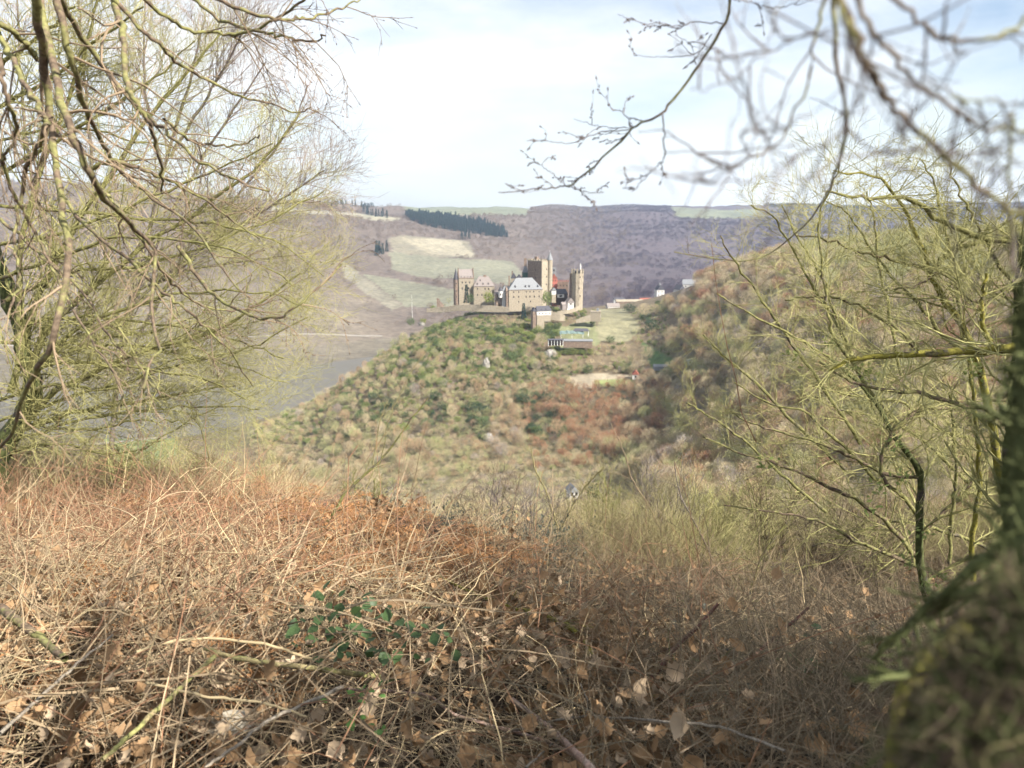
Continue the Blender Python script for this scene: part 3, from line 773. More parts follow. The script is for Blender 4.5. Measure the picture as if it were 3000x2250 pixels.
# --- right round tower with open battlement
b = building('round_tower', 1690, 888, 702, 0, 'round castle tower with open battlemented top at the right end', 'tower')
R = 5.6
MB().cyl(0, 0, -6, 19, R - .25, R - .35, 10).build('wall', M_STONE, b)
MB().cyl(0, 0, 19.003, 27.0, R + .1, R + .1, 10).build('upper_storey', M_STONE, b)
for k in range(10):
    a = k * 2 * math.pi / 10 + .2
    m_ = MB().box(-.85, .85, -.35, .35, 27.003, 30.8); o = m_.build('merlon', M_STONE, b); o.location = (math.cos(a) * (R - .3), math.sin(a) * (R - .3), 0); o.rotation_euler.z = a + math.pi / 2
MB().cyl(0, 0, 27.003, 29.6, R - 1.9, R - 1.9, 16).build('inner_drum', M_SLATE_D, b)
MB().cyl(2.6, -1.0, 29.603, 33.5, .7, .7, 8).cyl(2.6, -1.0, 33.503, 36, .85, .03, 8).build('lookout', M_PLASTER, b)
for a_, z in ((-1.2, 24), (-.6, 24), (-1.3, 14), (-1.1, 7)):
    o = window(b, 0, z, .7, 1.5); o.location = (math.cos(a_) * (R + .05 - (.35 if z < 19 else 0)), math.sin(a_) * (R + .05 - (.35 if z < 19 else 0)), z); o.rotation_euler.z = a_ + math.pi / 2
m_ = MB().box(-6.5, -4.6, -1, 7, -6, 27.2); m_.build('wall_end', M_STONE2, b)

# --- courtyard behind: grey stair tower, red house, shaded half-timbered house
b = building('grey_stair_tower', 1622, 885, 722, 0, 'slim grey tower with two dark openings between keep and round tower', 'tower')
MB().box(-2.0, 2.0, 0, 4, -4, 32).build('wall', M_SLATE, b)
for z in (25.6, 29.6): window(b, 0, z, 1.5, 1.4, 'f', 0)
b = building('red_house', 1624, 885, 717, 0, 'salmon red plastered house behind the keep')
MB().box(-3.2, 2.4, 0, 8, -4, 22).build('wall', M_RED, b); MB().gable(-3.2, 2.4, 0, 8, 22.003, 26, 'y', 0, .3).build('roof', M_REDROOF, b)
for x, z in ((-1.5, 20), (.8, 20), (-1.5, 16)): window(b, x, z, .7, 1.2, 'f', 0)
b = building('courtyard_range', 1646, 885, 722, -6, 'brown stone courtyard range between the red house and the round tower')
MB().box(-6.5, 6.0, 0, 7, -4, 19).build('wall', M_STONE2, b)
m_ = MB(); merlons(m_, -6.5, 6.0, 0, 7, 19.003, .9, 1.2, .5, .9); m_.build('battlement', M_REDROOF, b)
for x in (-4.5, -1.5, 1.5, 4.5): window(b, x, 15.5, .8, 1.3, 'f', 0)
b = building('half_timbered_house', 1646, 884, 708, 0, 'half timbered courtyard house deep in the shade of the round tower')
MB().box(-7, 5.2, 0, 8, -3, 7.4).build('wall', M_TIMBER, b); MB().gable(-7, 5.2, 0, 8, 7.403, 11.5, 'x', 2, .4).build('roof', M_SLATE_D, b)
MB().box(-4.2, 2.0, -.6, -.003, 3.8, 6.8).build('bay', M_PLASTER, b); MB().box(-2.4, .2, -.64, -.603, 4.4, 6.2).build('window', M_PANE, b)
b = building('small_plaster_house', 1622, 868, 704, 10, 'small white house with slate roof squeezed against the keep')
MB().box(-1.8, 2.2, 0, 5, -6, 1.5).build('base', M_STONE, b); MB().box(-1.9, 2.3, -.1, 5.1, 1.503, 5.2).build('wall', M_PLASTER, b); MB().gable(-1.9, 2.3, -.1, 5.1, 5.203, 8.2, 'y', 0, .4).build('roof', M_SLATE, b); window(b, -.6, 3.4, .9, 1.0, 'f', 0)
b = building('dark_roofed_range', 1516, 860, 712, 0, 'small stone range with dark gables behind the slate roof')
MB().box(-6, 4, 0, 8, -6, 14).build('wall', M_STONE, b); MB().gable(-6, -1, 0, 8, 14.003, 19, 'y', 0, .3).gable(-1, 4, 0, 8, 14.003, 17.5, 'y', 0, .3).build('roof', M_SLATE_D, b)
MB().box(-5.4, -4.2, 2, 3.2, 15, 20.5).build('chimney', M_STONE2, b); window(b, 1.5, 12, 1, 1.4, 'f', 0)
b = building('green_roofed_turret', 1539, 862, 716, 0, 'stair turret with green copper sides and pale pointed roof left of the keep', 'tower')
MB().box(-2.8, 2.8, 0, 5, -6, 14.5).build('wall', M_STONE, b); MB().box(-2.9, 2.9, -.1, 5.1, 14.503, 20).build('copper_storey', M_COPPER, b); MB().gable(-2.9, 2.9, -.1, 5.1, 20.003, 26, 'x', 2.4, .2).build('roof', M_SLATE, b)
MB().box(-1.3, 1.1, 2.2, 4.4, 22, 33).build('chimney_stack', M_STONE2, b)

# --- gatehouse with half-timbered gable at the foot of the round tower
b = building('gatehouse', 1672, 899, 684, 22, 'tiny half timbered gatehouse below the round tower')
MB().box(-3.4, 3.4, 0, 5.5, -2.5, 3.6).build('wall', M_PLASTER, b)
MB().gable(-3.4, 3.4, 0, 5.5, 3.603, 8.0, 'y', 0, .5).build('roof', M_BROWNROOF, b)
m_ = MB()
for x in (-3.3, -1.1, 1.1, 3.1): m_.box(x, x + .25, -.06, -.003, -1, 3.6)
m_.box(-3.4, 3.4, -.065, -.006, 1.6, 1.85).box(-2.2, 2.2, -.565, -.503, 5.0, 5.25); m_.build('timber_framing', M_TIMBER, b)
window(b, 0, 2.6, .9, 1.0, 'f', -.03); MB().box(-8, -3.403, .5, 4.5, -2.5, 2.2).gable(-8, -3.6, .5, 4.5, 2.203, 4.4, 'x', 0, .3).build('side_building', M_BROWNROOF, b)
# --- lower gatehouse with slate roof
b = building('lower_gatehouse', 1573, 955, 650, 16, 'slate roofed gatehouse with white upper storey below the castle')
MB().box(0, 6.5, 0, 7, -3, 9).build('base', M_STONE, b)
MB().box(-.2, 12.6, -.2, 7.2, 9.003, 12.6).build('upper_storey', M_PLASTER, b)
MB().box(6.503, 12.4, 0, 7, 3.5, 9).build('gate_wall', M_STONE, b)
MB().gable(-.2, 12.6, -.2, 7.2, 12.603, 16.6, 'x', 1.0, .4).build('roof', M_SLATE_D, b)
for x in (2, 5, 8, 11): window(b, x, 10.6, .7, 1.0, 'f', -.2)
for x in (4, 8): dormer(b, x, .9, 13.0, .7, M_SLATE_D)
MB().box(-3.4, -.203, .6, 6.4, -4, 12.4).build('side_tower', M_STONE2, b)
MB().gable(-3.4, -.4, .6, 6.4, 12.403, 15.6, 'y', 1, .2).build('side_roof', M_SLATE_D, b)
# --- terrace and ramp on the right
b = building('terrace_bastion', 1745, 932, 668, -8, 'pale walled terrace with a ramp right of the castle', 'terrace')
MB().box(-4.5, 4.2, 0, 9, -3, 5.2).build('wall', M_STONE, b); MB().box(-4.7, 4.4, -.2, 9.2, 5.203, 5.8).build('parapet', M_STONE, b)
m_ = MB(); m_.add([(-4.5, 0, 3.4), (-4.5, 3.5, 3.4), (-17, -3, -1.6), (-17, .5, -1.6), (-4.5, 0, -3), (-4.5, 3.5, -3), (-17, -3, -4.5), (-17, .5, -4.5)], [(0, 1, 3, 2), (0, 2, 6, 4), (1, 5, 7, 3), (2, 3, 7, 6)]); m_.build('ramp', M_STONE, b)
MB().box(.5, 2.5, 3, 5, 5.803, 8.2).build('lookout_hut', M_SLATE, b)
# --- flagpole
b = empty('flagpole', W(1208, 926, 655)); tag(b, 'thin white flagpole standing left of the castle', 'flagpole')
MB().cyl(0, 0, -1, 18, .11, .05, 8).build('pole', M_WHITE, b); MB().cyl(0, 0, 18.003, 18.2, .12, .03, 8).build('cap', M_WHITE, b)
# --- sheds and tarps under the castle
b = building('open_shed', 1628, 1006, 600, 3, 'open fronted shed with dark bays below the castle', 'shed')
MB().box(-6, 6, 2.6, 3, -2, 2.6).build('back_wall', M_TIMBER, b)
for x in (-5.9, -3.5, -1.2, 1.2, 3.5, 5.6): o = MB().box(0, .35, 0, .3, -2, 2.2).build('post', M_WHITE, b); o.location.x = x
MB().gable(-6.4, 6.4, -.6, 3.4, 2.603, 3.6, 'x').build('roof', M_SLATE_D, b)
b = building('flat_roofed_hall', 1695, 1008, 604, -3, 'long grey flat roofed hall behind the lime green hedge', 'hall')
MB().box(-12, 11, 0, 9, -3, 2.2).build('wall', M_STONE2, b); MB().box(-12.3, 11.3, -.3, 9.3, 2.203, 2.7).build('roof', M_SLATE, b)
b = building('tarpaulin_shelter', 1676, 985, 622, 0, 'teal tarpaulin canopy stretched over the terrace below the castle', 'canopy')
for x, y in ((-9, 0), (9, 0), (-9, 8), (9, 8), (0, 0)): o = MB().cyl(x, y, -2, 1.8, .12, .12, 6).build('pole', M_WHITE, b)
m_ = MB(); nx, ny = 13, 6; gx, gy = np.meshgrid(np.linspace(-10, 10, nx), np.linspace(-1, 9, ny), indexing='ij'); gz = 1.85 + .9 * (1 - (gx / 10) ** 2) * .6 + .25 * np.sin(gx * 1.4) + gy * .12
ii = np.arange(nx * ny).reshape(nx, ny)
V = np.stack([gx, gy, gz], -1).reshape(-1, 3); V2 = V - [0, 0, .06]; q = np.stack([ii[:-1, :-1], ii[1:, :-1], ii[1:, 1:], ii[:-1, 1:]], -1).reshape(-1, 4)
m_.add(V, q).add(V2, q[:, ::-1]); m_.build('canopy', M_TEAL, b)
b = building('dark_tent', 1702, 978, 628, -8, 'dark pitched canopy right behind the teal tarpaulin', 'canopy')
for x, y in ((-6, 0), (6, 0), (-6, 5), (6, 5)): MB().cyl(x, y, -2, 2.2, .12, .12, 6).build('pole', M_WHITE, b)
MB().gable(-6.5, 6.5, -.5, 5.5, 2.203, 4.2, 'x', 1.5).build('canopy', M_SLATE_D, b)
def rock(name, px, py, Y, rx, rz_, label, seed):
    g = np.random.default_rng(seed); n, k = 14, 9
    th = np.linspace(0, 2 * math.pi, n, endpoint=False); ph = np.linspace(-.4, math.pi / 2, k)
    V = np.array([(math.cos(a) * math.cos(p), math.sin(a) * math.cos(p), math.sin(p)) for p in ph for a in th]) * (1 + g.uniform(-.16, .16, (n * k, 1))) * [rx, rx * .7, rz_]
    i = np.arange(n * k).reshape(k, n); j = np.roll(i, -1, 1); q = np.stack([i[:-1], j[:-1], j[1:], i[1:]], -1).reshape(-1, 4)
    o = obj(name, np_mesh(name, V, q, mats=[M_ROCK])); o.location = hit(px, py, Y); tag(o, label, 'rock')
rock('rock_outcrop', 1612, 1040, 585, 5.5, 4.5, 'rounded grey rock outcrop left of the lime green hedge', 3)
rock('rock_outcrop', 1425, 1075, 560, 3.0, 7.0, 'tall pale rock rib halfway down the castle hill', 4)
rock('rock_outcrop', 1430, 1290, 460, 3.5, 4.5, 'pale rock showing beside dark ivy low on the castle hill', 5)
rock('rock_outcrop', 1235, 950, 640, 3.0, 2.5, 'small pale rock near the foot of the flagpole', 6)
def cottage(name, px, py, Y, rz, w, d, h, rh, wall, roof, label, axis='y', wins=((0, .6),)):
    b = building(name, px, py, Y, rz, label, 'house')
    if Y < 800: b.location = hit(px, py, Y)
    FREE.append((b.location.x, b.location.y - 2, w * .5 + 4)); [FREE.append((b.location.x, b.location.y - q_, w * .4 + 3)) for q_ in (8, 15, 22)]
    MB().box(-w/2, w/2, 0, d, -1.5, h).build('wall', wall, b)
    MB().gable(-w/2, w/2, 0, d, h + .003, h + rh, axis, 0, .4).build('roof', roof, b)
    for x, z in wins: window(b, x * w / 2, z * h, .9, 1.2, 'f', 0, M_TIMBER)
    return b
cottage('hut', 1862, 1112, 515, -6, 4.6, 5, 3.6, 3.0, M_PLASTER, M_REDROOF, 'tiny white hut with red roof at the end of the bare path')
MB().box(-4.6, -1.8, 1, 4, -2, 1.9).build('lean_to', M_TIMBER, cottage('garden_hut', 2022, 1068, 470, 0, 3.0, 3, 2.4, .8, M_PLASTER, M_SLATE, 'small white garden hut among trees right of the gorge'))
cottage('valley_house', 1682, 1462, 385, 14, 3.8, 5, 3.0, 2.4, M_PLASTER, M_SLATE, 'half timbered house at the valley bottom beside the blue spruce', wins=((-.5, .7), (.5, .7), (0, .3)))
cottage('greenhouse', 1940, 1080, 540, 0, 12, 4, 1.6, 1.4, M_SLATE, M_SLATE, 'long low shed on the green meadow right of the hut', 'x', wins=())
cottage('town_villa', 1935, 872, 900, 8, 9, 9, 9, 5.5, M_PLASTER, M_SLATE_D, 'white gabled house with a pointed turret on the skyline right of the castle', wins=((-.5, .75), (.4, .75), (-.5, .35), (.4, .35)))
b = bpy.data.objects['town_villa']; MB().cyl(0, 4, 12, 14, 1.2, 1.2, 8).cyl(0, 4, 14.003, 18, 1.4, .05, 8).build('turret', M_SLATE, b)
cottage('town_house', 1998, 868, 905, 30, 9, 10, 7.5, 5.5, M_PLASTER, M_SLATE_D, 'white gabled house half hidden by the wooded hill', wins=((-.4, .6), (.4, .6)))
cottage('town_house', 2022, 848, 925, -12, 18, 10, 6, 5.5, M_PLASTER, M_SLATE, 'broad house with long pale slate roof behind the gabled white house', 'x', wins=((-.6, .6), (0, .6), (.6, .6)))
cottage('farm_building', 1798, 910, 800, 8, 13, 8, 4, 3.5, M_PLASTER, M_BROWNROOF, 'low building with brown roof right of the castle terrace', 'x', wins=((-.5, .5), (.3, .5)))
cottage('farm_building', 1845, 892, 860, 5, 30, 7, 3.2, 2.2, M_STONE2, M_STONE, 'long low stone barn on the saddle right of the castle', 'x', wins=())
cottage('town_house', 1893, 889, 880, 5, 13, 7, 3.4, 2.6, M_PLASTER, M_REDROOF, 'low house with red roof on the saddle beside the barn', 'x', wins=((-.5, .5), (.5, .5)))
cottage('town_house', 1815, 888, 880, 5, 12, 7, 4, 2.2, M_PLASTER, M_SLATE_D, 'flat white house with dark roof at the left end of the barn', 'x', wins=((-.5, .5), (.5, .5)))
# ------------------------------------------------------------ vegetation on the hills
def free_mask(P):
    m = np.ones(len(P), bool)
    for x, y, r in FREE: m &= (P[:, 0] - x) ** 2 + (P[:, 1] - y) ** 2 > r * r
    return m
# buildings stand here (filled before planting)
for x, y, r in [(-41,705,9),(-22,705,14),(-34,700,12),(15,712,14),(34,712,10),(0,708,16),(46,714,9),(21,690,8),(28,688,8),(50,712,8)]: FREE.append((x, y, r))
OPEN = [p for p, y0, y1, c in PATCH if y0 < 880]
def hill_zone(P):
    px, py = proj(P)
    openm = np.zeros(len(P), bool)
    for poly in OPEN[1:]: openm |= inpoly(px, py, poly)
    return px, py, openm
kinds = ['bush_brown','bush_tan','bush_olive','bush_russet','bush_grey','bush_dark','bush_lime','bush_yellow','bush_green','bush_ivy',
         'tree_brown','tree_tan','tree_olive','tree_russet','tree_grey','tree_dark']
KM = []; KI = {}
for k in kinds:
    KI[k] = len(KM); KM += protos[k]
def pick(kind_arr):
    return np.array([KI[k] for k in kind_arr]) + RNG.integers(0, 3, len(kind_arr))
def choose(weights, n):
    ks = list(weights); w = np.array([weights[k] for k in ks], float); w /= w.sum()
    return np.array(ks, object)[RNG.choice(len(ks), n, p=w)]
# castle hill -------------------------------------------------
P = place(26000, -330, 175, 395, 760)
P = P[free_mask(P)]
px, py, om = hill_zone(P)
keep = ~om & (P[:, 2] > -172) & (px < 1960) & (px > 500)
top = (py < 905) & (px > 1310) & (px < 1760)
keep &= ~(top & (RNG.random(len(P)) < 0.8))
grass = (px > 1640) & (px < 1900) & (py > 900) & (py < 1080); keep &= ~(grass & (RNG.random(len(P)) < 0.75))
P, px, py = P[keep], px[keep], py[keep]
nz = fbm(P[:, 0] / 35 + 3, P[:, 1] / 35, 3); nz2 = fbm(P[:, 0] / 14 + 31, P[:, 1] / 14, 3)
kd = choose({'bush_olive': 5, 'bush_tan': 4, 'bush_brown': 2, 'bush_lime': 1.6, 'bush_green': .9, 'bush_grey': .4}, len(P))
m = (py < 1120) & (px > 1150) & (px < 1640) & (nz2 > -0.1); kd[m] = choose({'bush_lime': 4, 'bush_green': 3, 'bush_olive': 3, 'bush_yellow': .6}, m.sum())
m = (px > 1560) & (py > 1120); kd[m] = choose({'bush_russet': 7, 'bush_brown': 4, 'bush_tan': 1, 'bush_dark': .8, 'bush_olive': .5}, m.sum())
m = (px > 1380) & (px <= 1600) & (py > 1130) & (nz > 0); kd[m] = choose({'bush_russet': 2, 'bush_brown': 5, 'bush_tan': 3}, m.sum())
for cx, cy, rx, ry in [(1390,1240,45,75),(1600,1230,55,60),(1560,1170,50,30),(1270,1215,30,50),(1120,1180,30,40),(1950,1360,40,40)]:
    m = (((px - cx) / rx) ** 2 + ((py - cy) / ry) ** 2 < 1 + 2.2 * nz2) ; m &= RNG.random(len(P)) < 0.75; kd[m] = choose({'bush_ivy': 3, 'bush_dark': 3, 'bush_green': 2, 'bush_olive': 3}, m.sum())
m = (py > 1300); kd[m] = choose({'bush_tan': 5, 'bush_olive': 3, 'bush_brown': 3}, m.sum())
for cx, cy, rx, ry in [(1670,1030,50,14),(1550,965,25,40),(1720,915,40,25),(1200,945,20,15),(1330,900,30,14)]:
    m = (((px - cx) / rx) ** 2 + ((py - cy) / ry) ** 2 < 1); kd[m] = choose({'bush_yellow': 3, 'bush_lime': 4}, m.sum())
m = (RNG.random(len(P)) < .16) & (py > 1010); tk = choose({'tree_tan': 4, 'tree_olive': 4, 'tree_brown': 3, 'tree_grey': 1}, len(P))
rz_ = (px > 1540) & (py > 1130) & (py < 1430); tk[rz_] = choose({'tree_russet': 6, 'tree_brown': 3, 'tree_dark': .5}, rz_.sum())
m &= ~np.array([k in ('bush_ivy', 'bush_dark') for k in kd]); kd[m] = tk[m]; istree = m
sc = np.where(istree, .55, 1.0) * RNG.uniform(0.55, 1.1, len(P)) * np.where(RNG.random(len(P)) < .16, 1.9, 1.0) * np.where(py < 960, 0.6, 1.0)
order = np.argsort(-(sc / P[:, 1]) * np.where((px > 1150) & (px < 1900) & (py < 1330) & ~istree, 1, 0))
big, rest = order[:150], order[150:]
scatter('hillside_scrub', P[rest] - [0, 0, .2], RNG.uniform(0, 6.28, len(rest)), sc[rest], pick(kd[rest]), KM, 'tan and olive scrub covering the slopes of the castle hill')
WORDS = {'bush_brown': 'bare brown bush', 'bush_tan': 'pale tan leafless bush', 'bush_olive': 'olive coloured twiggy bush', 'bush_russet': 'russet leafless bush', 'bush_grey': 'grey leafless bush',
         'bush_dark': 'dark leafless bush', 'bush_lime': 'light green leafing bush', 'bush_yellow': 'yellow green leafing bush', 'bush_green': 'mid green leafy bush', 'bush_ivy': 'dark ivy covered bush'}
for k in big:
    o = obj('bush', KM[pick(kd[k:k + 1])[0]]); o.location = P[k] - [0, 0, .2]; o.rotation_euler.z = RNG.uniform(0, 6.28); o.scale = (sc[k] * 1.15,) * 3
    where = 'on the castle hill just below the walls' if py[k] < 1050 else 'on the middle of the castle hill slope' if py[k] < 1180 else 'on the lower slope of the castle hill'
    tag(o, WORDS[kd[k]] + ' ' + where, 'bush', WORDS[kd[k]] + ' ' + where)
# wooded hill on the right, and the gorge ------------------------
P = np.vstack([place(14000, 40, 1100, 250, 1000, 0.9), place(7000, 50, 420, 60, 330, 1.0)])
px, py, om = hill_zone(P)
s_ = P[:, 0] / P[:, 1]
keep = ~om & (s_ + .03 * fbm(P[:, 0] / 30, P[:, 1] / 30, 2) > 0.155) & (P[:, 2] > -150) & (px < 3400) & ~((px < 1900) & (P[:, 1] < 330))
keep &= ~((px < 1960) & (py < 1060) & (P[:,1] < 690)) & ~((px > 2350) & (px < 2720) & (py > 1560))
keep &= ~((px < 2040) & (P[:, 1] > 700))
keep &= free_mask(P)
P, px, py = P[keep], px[keep], py[keep]
kd = choose({'tree_brown': 3.5, 'tree_tan': 7, 'tree_olive': 3, 'tree_russet': 1.2, 'tree_grey': 1.8, 'tree_dark': .5}, len(P))
m = (px > 2350) & (py < 850); kd[m] = choose({'tree_olive': 6, 'tree_tan': 3}, m.sum())
sc = RNG.uniform(0.6, 1.5, len(P)) * np.clip(P[:, 1] / 330, 0.35, 1.0)
vis = (px > 1900) & (px < 2900) & (py > 700) & (py < 1500) & (P[:, 1] > 250)
order = np.argsort(-(sc / P[:, 1]) * vis)
big, rest = order[:290], order[290:]
scatter('hill_woodland', P[rest] - [0, 0, .3], RNG.uniform(0, 6.28, len(rest)), sc[rest], pick(kd[rest]), KM, 'bare brown woodland covering the hill right of the castle')
trunks = [trunk_mesh(6.5, 0.16) for _ in range(3)]
WORDT = {'tree_brown': 'bare brown tree', 'tree_tan': 'pale tan bare tree', 'tree_olive': 'olive tinted bare tree', 'tree_russet': 'russet bare tree', 'tree_grey': 'greyish bare tree', 'tree_dark': 'dark bare tree'}
for k in big:
    r = empty('hillside_tree', P[k] - [0, 0, .3], RNG.uniform(0, 6.28)); r.scale = (sc[k],) * 3
    obj('trunk', trunks[k % 3], r); obj('crown', KM[pick(kd[k:k + 1])[0]], r)
    where = 'at the foot of the wooded hill' if py[k] > 1250 else 'halfway up the wooded hill right of the castle' if py[k] > 980 else 'near the top of the wooded right hill' if px[k] > 2250 else 'beside the gorge between castle and wooded hill'
    tag(r, WORDT[kd[k]] + ' ' + where, 'tree', WORDT[kd[k]] + ' ' + where)
# near slope below the viewpoint and the valley floor ----------
P = place(16000, -330, 420, 22, 420, 0.8)
px, py, om = hill_zone(P)
keep = (np.abs(P[:, 0] / P[:, 1]) < 0.95) & ~((px > 2350) & (px < 2720) & (py > 1560)) & ~((px > 2000) & (P[:, 1] > 95))
keep &= free_mask(P)
P, px, py = P[keep], px[keep], py[keep]
kd = choose({'bush_tan': 5, 'bush_olive': 4, 'bush_brown': 2.5, 'bush_grey': 1.2, 'bush_lime': .1}, len(P))
m = (px > 1500) & (P[:, 1] < 120); kd[m] = choose({'bush_olive': 6, 'bush_tan': 3, 'bush_brown': 1}, m.sum())
sc = RNG.uniform(0.5, 1.1, len(P)) * np.clip(P[:, 1] / 90, 0.22, 1.1)
scatter('valley_scrub', P - [0, 0, .2], RNG.uniform(0, 6.28, len(P)), sc, pick(kd), KM, 'pale leafless scrub on the slope below the viewpoint')
# far slopes over the river ---------------------------------------
P = np.vstack([place(95000, -3300, 3600, 900, 5000, 0.75), place(9000, -900, -60, 810, 1150)])
px, py = proj(P); s_ = P[:, 0] / P[:, 1]
keep = (np.abs(s_) < 0.85) & (P[:, 2] > -165)
for poly, y0, y1, col in PATCH:
    if y0 >= 880: keep &= ~inpoly(px, py, poly)
dens = fbm(P[:, 0] / 260, P[:, 1] / 260, 4)
vin = (px < 1150) & (py > 860) & (P[:, 1] > 800); keep &= ~(vin & (RNG.random(len(P)) < 0.45)) & ~((P[:, 2] < -178))
keep &= ~((dens < -0.12) & (RNG.random(len(P)) < 0.8))
P, px, py = P[keep], px[keep], py[keep]
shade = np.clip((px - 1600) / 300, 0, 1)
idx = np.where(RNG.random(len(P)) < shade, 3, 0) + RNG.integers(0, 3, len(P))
scatter('far_woods', P - [0, 0, 1], RNG.uniform(0, 6.28, len(P)), RNG.uniform(0.45, 1.0, len(P)) * np.where((px < 1150) & (py > 860), .32, 1), idx, protos['far'] + protos['farshade'], 'bare brown woods on the far hills, shade painted violet at right')
# spruces -------------------------------------------------------------
def place_px(poly, n, y0, y1):
    """scatter over the land between two distances whose sight line falls into the outline"""
    out = []
    while sum(map(len, out)) < n:
        Yq = RNG.uniform(y0, y1, 4000); s = RNG.uniform(-.7, .7, 4000)
        Q = np.stack([s * Yq, Yq, H(s * Yq, Yq)], 1); a, b = proj(Q)
        out.append(Q[inpoly(a, b, poly)])
        if len(out) > 60: break
    Q = np.vstack(out); return Q[:n]
PLANT = [([(1185,632),(1300,640),(1420,655),(1480,683),(1490,698),(1440,694),(1370,684),(1300,672),(1240,662),(1205,648)], 290, 1700, 3400, 'dark spruce in the plantation band on the far hill'),
         ([(950,598),(1060,596),(1110,612),(1140,640),(1100,638),(1030,612),(955,612)], 55, 1700, 3400, 'dark spruce on the far hilltop left of the plantation'),
         ([(1340,690),(1380,690),(1380,702),(1340,702)], 7, 1500, 3400, 'dark spruce in the small clump under the plantation'),
         ([(1095,735),(1135,735),(1135,750),(1095,750)], 9, 1300, 3000, 'dark spruce left of the pale vineyard'),
         ]
for poly, n, y0, y1, lab in PLANT:
    Q = place_px(poly, n, y0, y1)
    for k, p_ in enumerate(Q):
        o = obj('spruce_tree', protos['spruce'][k % 3]); o.location = p_ - [0, 0, .5]; o.rotation_euler.z = RNG.uniform(0, 6.28); o.scale = (RNG.uniform(.75, 1.15) * 1.5,) * 3
        tag(o, lab, 'spruce', lab.replace('dark spruce', 'spruces'))
Q = place_px(PLANT[0][0], 700, 1700, 3400)
scatter('spruce_plantation', Q, RNG.uniform(0, 6.28, len(Q)), RNG.uniform(.9, 1.5, len(Q)), RNG.integers(0, 3, len(Q)), protos['spruce'], 'dense filling rows of the spruce plantation on the far hill')
Q = place_px([(2240,602),(2450,604),(2560,612),(2560,622),(2300,618)], 500, 3000, 5200)
scatter('ridge_spruces', Q, RNG.uniform(0, 6.28, len(Q)), RNG.uniform(.8, 1.3, len(Q)), RNG.integers(0, 3, len(Q)), protos['spruce'], 'dark strip of spruces on the right horizon ridge')
# ------------------------------------------------------------ single trees round the castle
def specimen(name, px, py, Y, key, s, label, cat='tree', sz=1.0, trunk=True):
    r = empty(name, W(px, py, Y) if py < 895 else hit(px, py, Y), RNG.uniform(0, 6.28)); r.scale = (s, s, s * sz)
    me = protos[key][int(RNG.integers(0, 3))]
    if trunk and not key.startswith('spruce'): obj('trunk', trunks[0], r).scale = (.6, .6, .35)
    obj('crown', me, r); tag(r, label, cat)
specimen('conifer', 1367, 888, 697, 'spruce', .95, 'dark green conifer in front of the tall castle tower house', sz=1.0)
specimen('conifer', 1378, 888, 696, 'bush_green', 1.9, 'broad dark evergreen shrub right beside the castle conifer', 'shrub', 1.4)
specimen('willow', 1431, 889, 688, 'bush_yellow', 2.7, 'bright yellow green willow before the cream castle wing', sz=1.5)
specimen('garden_tree', 1601, 893, 682, 'bush_lime', 2.6, 'light green tree at the foot of the keep', sz=1.7)
specimen('garden_shrub', 1466, 905, 680, 'bush_lime', 1.7, 'rounded light green shrub beneath the white turret', 'shrub', 1.4)
specimen('garden_shrub', 1315, 892, 694, 'bush_olive', 1.6, 'olive shrub at the foot of the left castle turret', 'shrub', 1.2)
specimen('ivy_tree', 1534, 935, 655, 'spruce', .9, 'slim dark conifer left of the lower gatehouse', sz=.9)
specimen('evergreen_shrub', 1204, 955, 640, 'bush_green', 2.0, 'dark green shrub at the foot of the flagpole', 'shrub', 1.1)
specimen('yellow_shrub', 1240, 948, 642, 'bush_yellow', 1.6, 'yellow green shrub right of the flagpole', 'shrub')
specimen('evergreen_shrub', 1845, 915, 760, 'bush_ivy', 3.2, 'dark evergreen clump on the saddle right of the castle terrace', 'shrub', .8)
specimen('evergreen_shrub', 1906, 972, 640, 'bush_ivy', 2.6, 'dark ivy clad tree at the head of the gorge', 'tree', 1.6)
specimen('evergreen_shrub', 1888, 950, 660, 'bush_ivy', 2.2, 'dark ivy bush left of the ivy clad tree at the gorge', 'shrub', 1.2)
specimen('yew_tree', 2007, 1395, 360, 'bush_ivy', 2.2, 'dark yew in the gorge at the foot of the wooded hill', sz=1.4)
specimen('blue_spruce', 1737, 1478, 380, 'bush_ivy', 1.35, 'blue spruce beside the half timbered valley house', sz=1.9)
specimen('round_tree', 1982, 1240, 430, 'tree_olive', 1.1, 'pale round crowned tree in the gorge below the meadow')
specimen('dead_tree', 1632, 1135, 510, 'bush_dark', 1.6, 'small dark leafless tree left of the bare path', sz=1.6)
specimen('poplar', 1860, 1095, 525, 'tree_tan', .75, 'pale slim tree behind the tiny white hut', sz=1.3)
for k, x in enumerate((1660, 1683, 1706, 1728)):
    specimen('hedge_tree', x, 1040, 585, 'bush_yellow' if k % 2 else 'bush_lime', 1.9, ['first', 'second', 'third', 'fourth'][k] + ' lime green tree from the left in the hedge below the hall', 'tree', 1.0)

